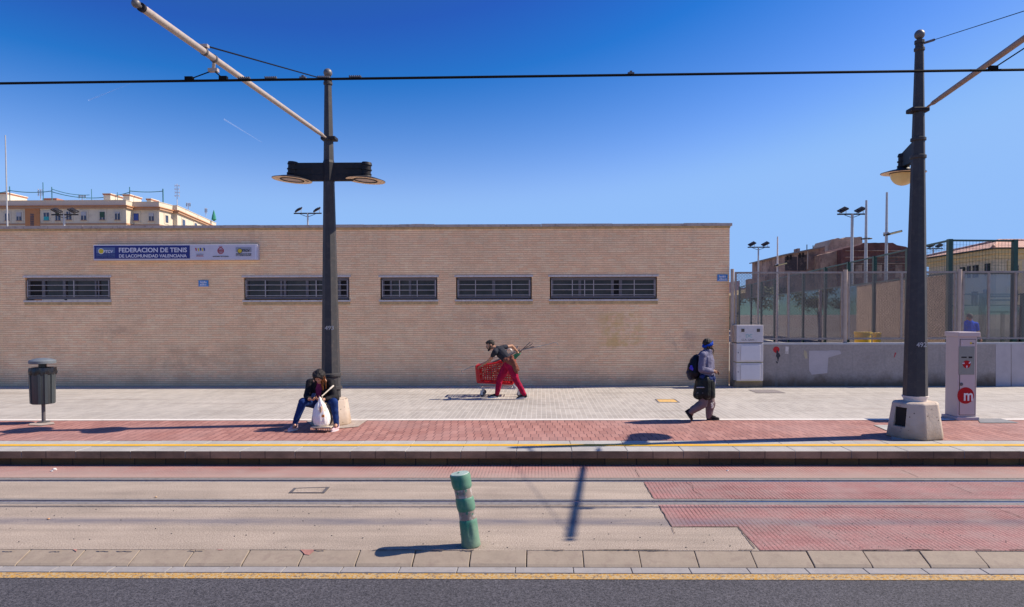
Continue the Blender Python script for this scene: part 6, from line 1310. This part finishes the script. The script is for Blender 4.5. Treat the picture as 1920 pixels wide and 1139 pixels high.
b.cap(nk + V((0, .08, 0)), .08, pe + V((0, .07, .03)), .13, flat=1.3, fd=(1, 0, 0)); b.cap(sz_(760, 470, SY + .2), .06, sz_(795, 555, SY + .16), .05)
organic('jacket', b, JK, PS, .008, 4, .010, 9)
DN = cloth('blue_denim', (.010, .030, .125), .3, fold=11)
b = MB()
for H__, K_, A_ in ((lH, lK, lA), (rH, rK, rA)): b.cap(pe, .115, H__, .11); b.cap(H__, .108, K_, .074); b.cap(K_, .072, K_.lerp(A_, .35), .067); b.cap(K_.lerp(A_, .35), .067, A_, .046); b.cap(A_, .046, A_ - V((0, 0, .035)), .045)
organic('jeans', b, DN, PS, .008, 4, .008, 9)
PK = cloth('pink_trainer', (.58, .40, .42), .1, fold=20); PWH = paint('pinkish_sole', (.66, .56, .57), .6)
h_ = sz_(250, 950, SY); shoe('shoe', V((h_.x, SY + .09, gz + .002)), V((h_.x - .10, SY - .12, gz + .002)), (0, 0, 1), PS, PK, PWH, stripe=SOLW); h_ = sz_(790, 965, SY - .05); shoe('shoe', V((h_.x, SY + .06, gz + .002)), V((h_.x - .05, SY - .19, gz + .002)), (0, 0, 1), PS, PK, PWH, stripe=SOLW)
pm = Matrix.Translation(ph) @ Matrix.Rotation(R(-20), 4, 'Z') @ Matrix.Rotation(R(-35), 4, 'X'); o = MB().box((-.037, -.006, -.005), (.037, .006, .07), M=pm).build('phone', paint('phone_dark', (.02, .025, .06), .15), origin=ph, bevel=.003); tag(o, 'dark mobile phone held by the seated woman', 'phone')
# shopping bag and wheeled bag in front of her
BGY = SY - .12
m = MB(); n = 44; vs = []; prof = [(.0, .118, .085), (.04, .135, .10), (.12, .150, .11), (.20, .146, .10), (.30, .124, .08), (.40, .084, .055), (.47, .034, .028), (.52, .020, .016), (.545, .012, .010)]
cb_x = sz_(590, 700, BGY).x; zb0 = sz_(600, 912, BGY).z; hgt = (sz_(580, 535, BGY).z - zb0)
for h, rx_, ry_ in prof:
    f_ = h / .545; ccx = cb_x + (sz_(568, 540, BGY).x - cb_x) * f_ ** 1.3
    for k in range(n): a = 2 * math.pi * k / n; w_ = 1 + .05 * math.sin(7 * a + f_ * 5) * (.5 + f_) + .03 * math.sin(13 * a + 2) ; vs.append((ccx + rx_ * w_ * math.cos(a), BGY + ry_ * w_ * math.sin(a), zb0 + hgt * f_ + .006 * math.sin(5 * a)))
fs = [(j * n + k, j * n + (k + 1) % n, (j + 1) * n + (k + 1) % n, (j + 1) * n + k) for j in range(len(prof) - 1) for k in range(n)] + [tuple(range(n))[::-1], tuple((len(prof) - 1) * n + k for k in range(n))]
g = NG('white_plastic_bag'); st = g.ramp(g.noise(7, 3, .5, g.map((1, 1, .45), (2.2, 0, .6))), (.62, 0), (.66, .55)); c = g.mix(st, (.82, .77, .74), (.66, .36, .20)); g.bump(g.noise(16, 4, .6, g.map((2, 2, .5))), .8, .02); PLB = g.fin(c, .4); g.b.inputs['Subsurface Weight'].default_value = .15
o = m.add(vs, fs).build('carrier_bag', PLB, smooth=2, origin=(cb_x, BGY, zb0)); tag(o, 'white plastic carrier bag with orange print hanging before the seated woman', 'bag')
c = sz_(608, 787, BGY - .125); MB().prism([(c.x + .024 * math.cos(k * math.pi / 8), c.y, c.z + .024 * math.sin(k * math.pi / 8)) for k in range(16)], (0, .02, 0)).build('orange_print', paint('bag_orange', (.62, .22, .04), .5), o)
c = sz_(575, 700, BGY - .1); MB().prism([(c.x + .02 * math.cos(k * math.pi / 8), c.y, c.z + .055 * math.sin(k * math.pi / 8)) for k in range(16)], (0, .03, 0)).build('pale_print', paint('bag_tan', (.58, .38, .26), .5), o)
TR = paint('beige_frame', (.50, .42, .33), .5, var=.15, scale=14); TBG = cloth('beige_bag', (.30, .24, .17), .2)
WB = thing('wheeled_bag', (cb_x + .04, BGY + .12, gz), 'beige wheeled shopping bag with slanting handle behind the white carrier bag', 'bag')
x0, x1 = sz_(478, 950, BGY).x, sz_(742, 950, BGY).x; zt_ = sz_(600, 915, BGY).z
m = MB().box((x0, BGY - .13, zt_ - .022), (x1, BGY + .12, zt_ - .002)); m.build('platform', TR, WB, bevel=.004)
m = MB()
for k in range(9): x = x0 + (x1 - x0) * (k + .5) / 9; m.tube([(x, BGY - .12, zt_ - .03), (x, BGY - .12, gz + .03)], .005, 5)
m.tube([(x0, BGY - .12, gz + .035), (x1, BGY - .12, gz + .035)], .007, 6); m.build('wire_rack', M['steel'], WB)
for x in (x0 + .03, x1 - .03): MB().lathe((x - .012, BGY + .08, gz + .034), [(.015, 0), (.033, .002), (.033, .022), (.015, .024)], 16, M=Matrix.Rotation(R(90), 3, 'Y')).build('wheel', TY, WB, smooth=True)
b = MB(); b.cap((cb_x + .035, BGY + .11, zt_ + .08), .10, (cb_x + .02, BGY + .13, zt_ + .30), .085, flat=1.25, fd=(1, 0, 0)); organic('fabric_bag', b, TBG, WB, .009, 4, .012, 9)
hA, hB = sz_(595, 520, SY - .10), sz_(745, 385, SY + .12); MB().tube([V((cb_x + .02, BGY + .10, zt_ + .36)), hA, hB], .012, 8).build('handle', TR, WB, smooth=True); MB().cap(hB, .016, hB + (hA - hB).normalized() * .09, .016).build('grip', paint('pale_grip', (.58, .52, .44), .5), WB, smooth=True)
# ================================================================== 4. man in the blue shirt beyond the fence
QY = 20.6; qz = lambda x, y, d=0.: at(x, y, QY + d); g2 = .52
hc_ = qz(1817.5, 597, 0) ; hc_.z = qz(1817.5, 588.5, 0).z - .115
nk = hc_ + V((.0, .02, -.16)); HM = ray3((-.15, 1, -.05), (0, 0, 1)); ch = nk + V((.02, .02, -.22)); wa_ = nk + V((.04, .02, -.45)); pe = nk + V((.04, .02, -.60))
b = MB(); P_ = head(b, hc_, HM, 1.0); b.cap(P_(0, -.02, -.05), .055, nk, .06); b.cap(nk, .09, ch, .12, flat=1.45, fd=(1, 0, 0)); b.cap(ch, .12, wa_, .12, flat=1.4, fd=(1, 0, 0)); b.cap(wa_, .12, pe, .12, flat=1.4, fd=(1, 0, 0))
rS, rE, rW = nk + V((.20, 0, -.05)), nk + V((.27, -.02, -.32)), nk + V((.31, -.10, -.54)); lS, lE, lW = nk + V((-.19, 0, -.05)), nk + V((-.20, .08, -.32)), nk + V((-.12, .25, -.45))
for S_, E_, W_ in ((rS, rE, rW), (lS, lE, lW)): b.cap(nk, .055, S_, .06); b.cap(S_, .055, E_, .042); b.cap(E_, .042, W_, .03)
legs = [(pe + V((s * .1, 0, -.05)), pe + V((s * .12, .02, -.45)), V((pe.x + s * .13, pe.y, g2 + .09))) for s in (-1, 1)]
for H__, K_, A_ in legs: b.cap(pe, .11, H__, .10); b.cap(H__, .10, K_, .065); b.cap(K_, .062, A_, .042)
hand(b, rW, V((.1, -.1, -1)), V((-.8, .3, -.2)), V((-.3, 1, 0)), .5, .95); hand(b, lW, V((.2, .8, -.4)), V((.8, 0, -.2)), V((0, .3, 1)), .5, .95)
PB = organic('person', b, SK2, None, .007, 3, origin=(pe.x, QY, g2)); tag(PB, 'man in a bright blue T-shirt seen from behind beyond the mesh fence', 'person'); eyes(P_, PB, HM)
b = MB(); b.ell(P_(0, -.02, .03), (.079, .098, .090), M=HM); organic('hair', b, hairm('grey_cropped_hair', (.10, .085, .075), (.24, .21, .19)), PB, .006, 2, .002, 60)
b = MB(); b.cap(nk, .10, ch, .14, flat=1.5, fd=(1, 0, 0)); b.cap(ch, .14, wa_, .14, flat=1.42, fd=(1, 0, 0)); b.cap(wa_, .14, pe, .135, flat=1.4, fd=(1, 0, 0))
for S_, E_ in ((rS, rE), (lS, lE)): b.cap(nk - V((0, 0, .02)), .07, S_, .08); b.cap(S_, .08, S_.lerp(E_, .55), .068)
organic('shirt', b, cloth('royal_blue_shirt', (.008, .085, .68), .15), PB, .009, 4, .010, 8)
b = MB(); b.cap(pe, .14, pe - V((0, 0, .06)), .14, flat=1.35, fd=(1, 0, 0))
for H__, K_, A_ in legs: b.cap(H__, .125, K_, .10)
organic('shorts', b, cloth('dark_shorts', (.03, .03, .04), .2), PB, .009, 4, .008, 9)
for s, (H__, K_, A_) in zip((-1, 1), legs): shoe('shoe', V((A_.x, A_.y - .08, g2 + .002)), V((A_.x + s * .03, A_.y + .19, g2 + .002)), (0, 0, 1), PB, BS, SOLW)
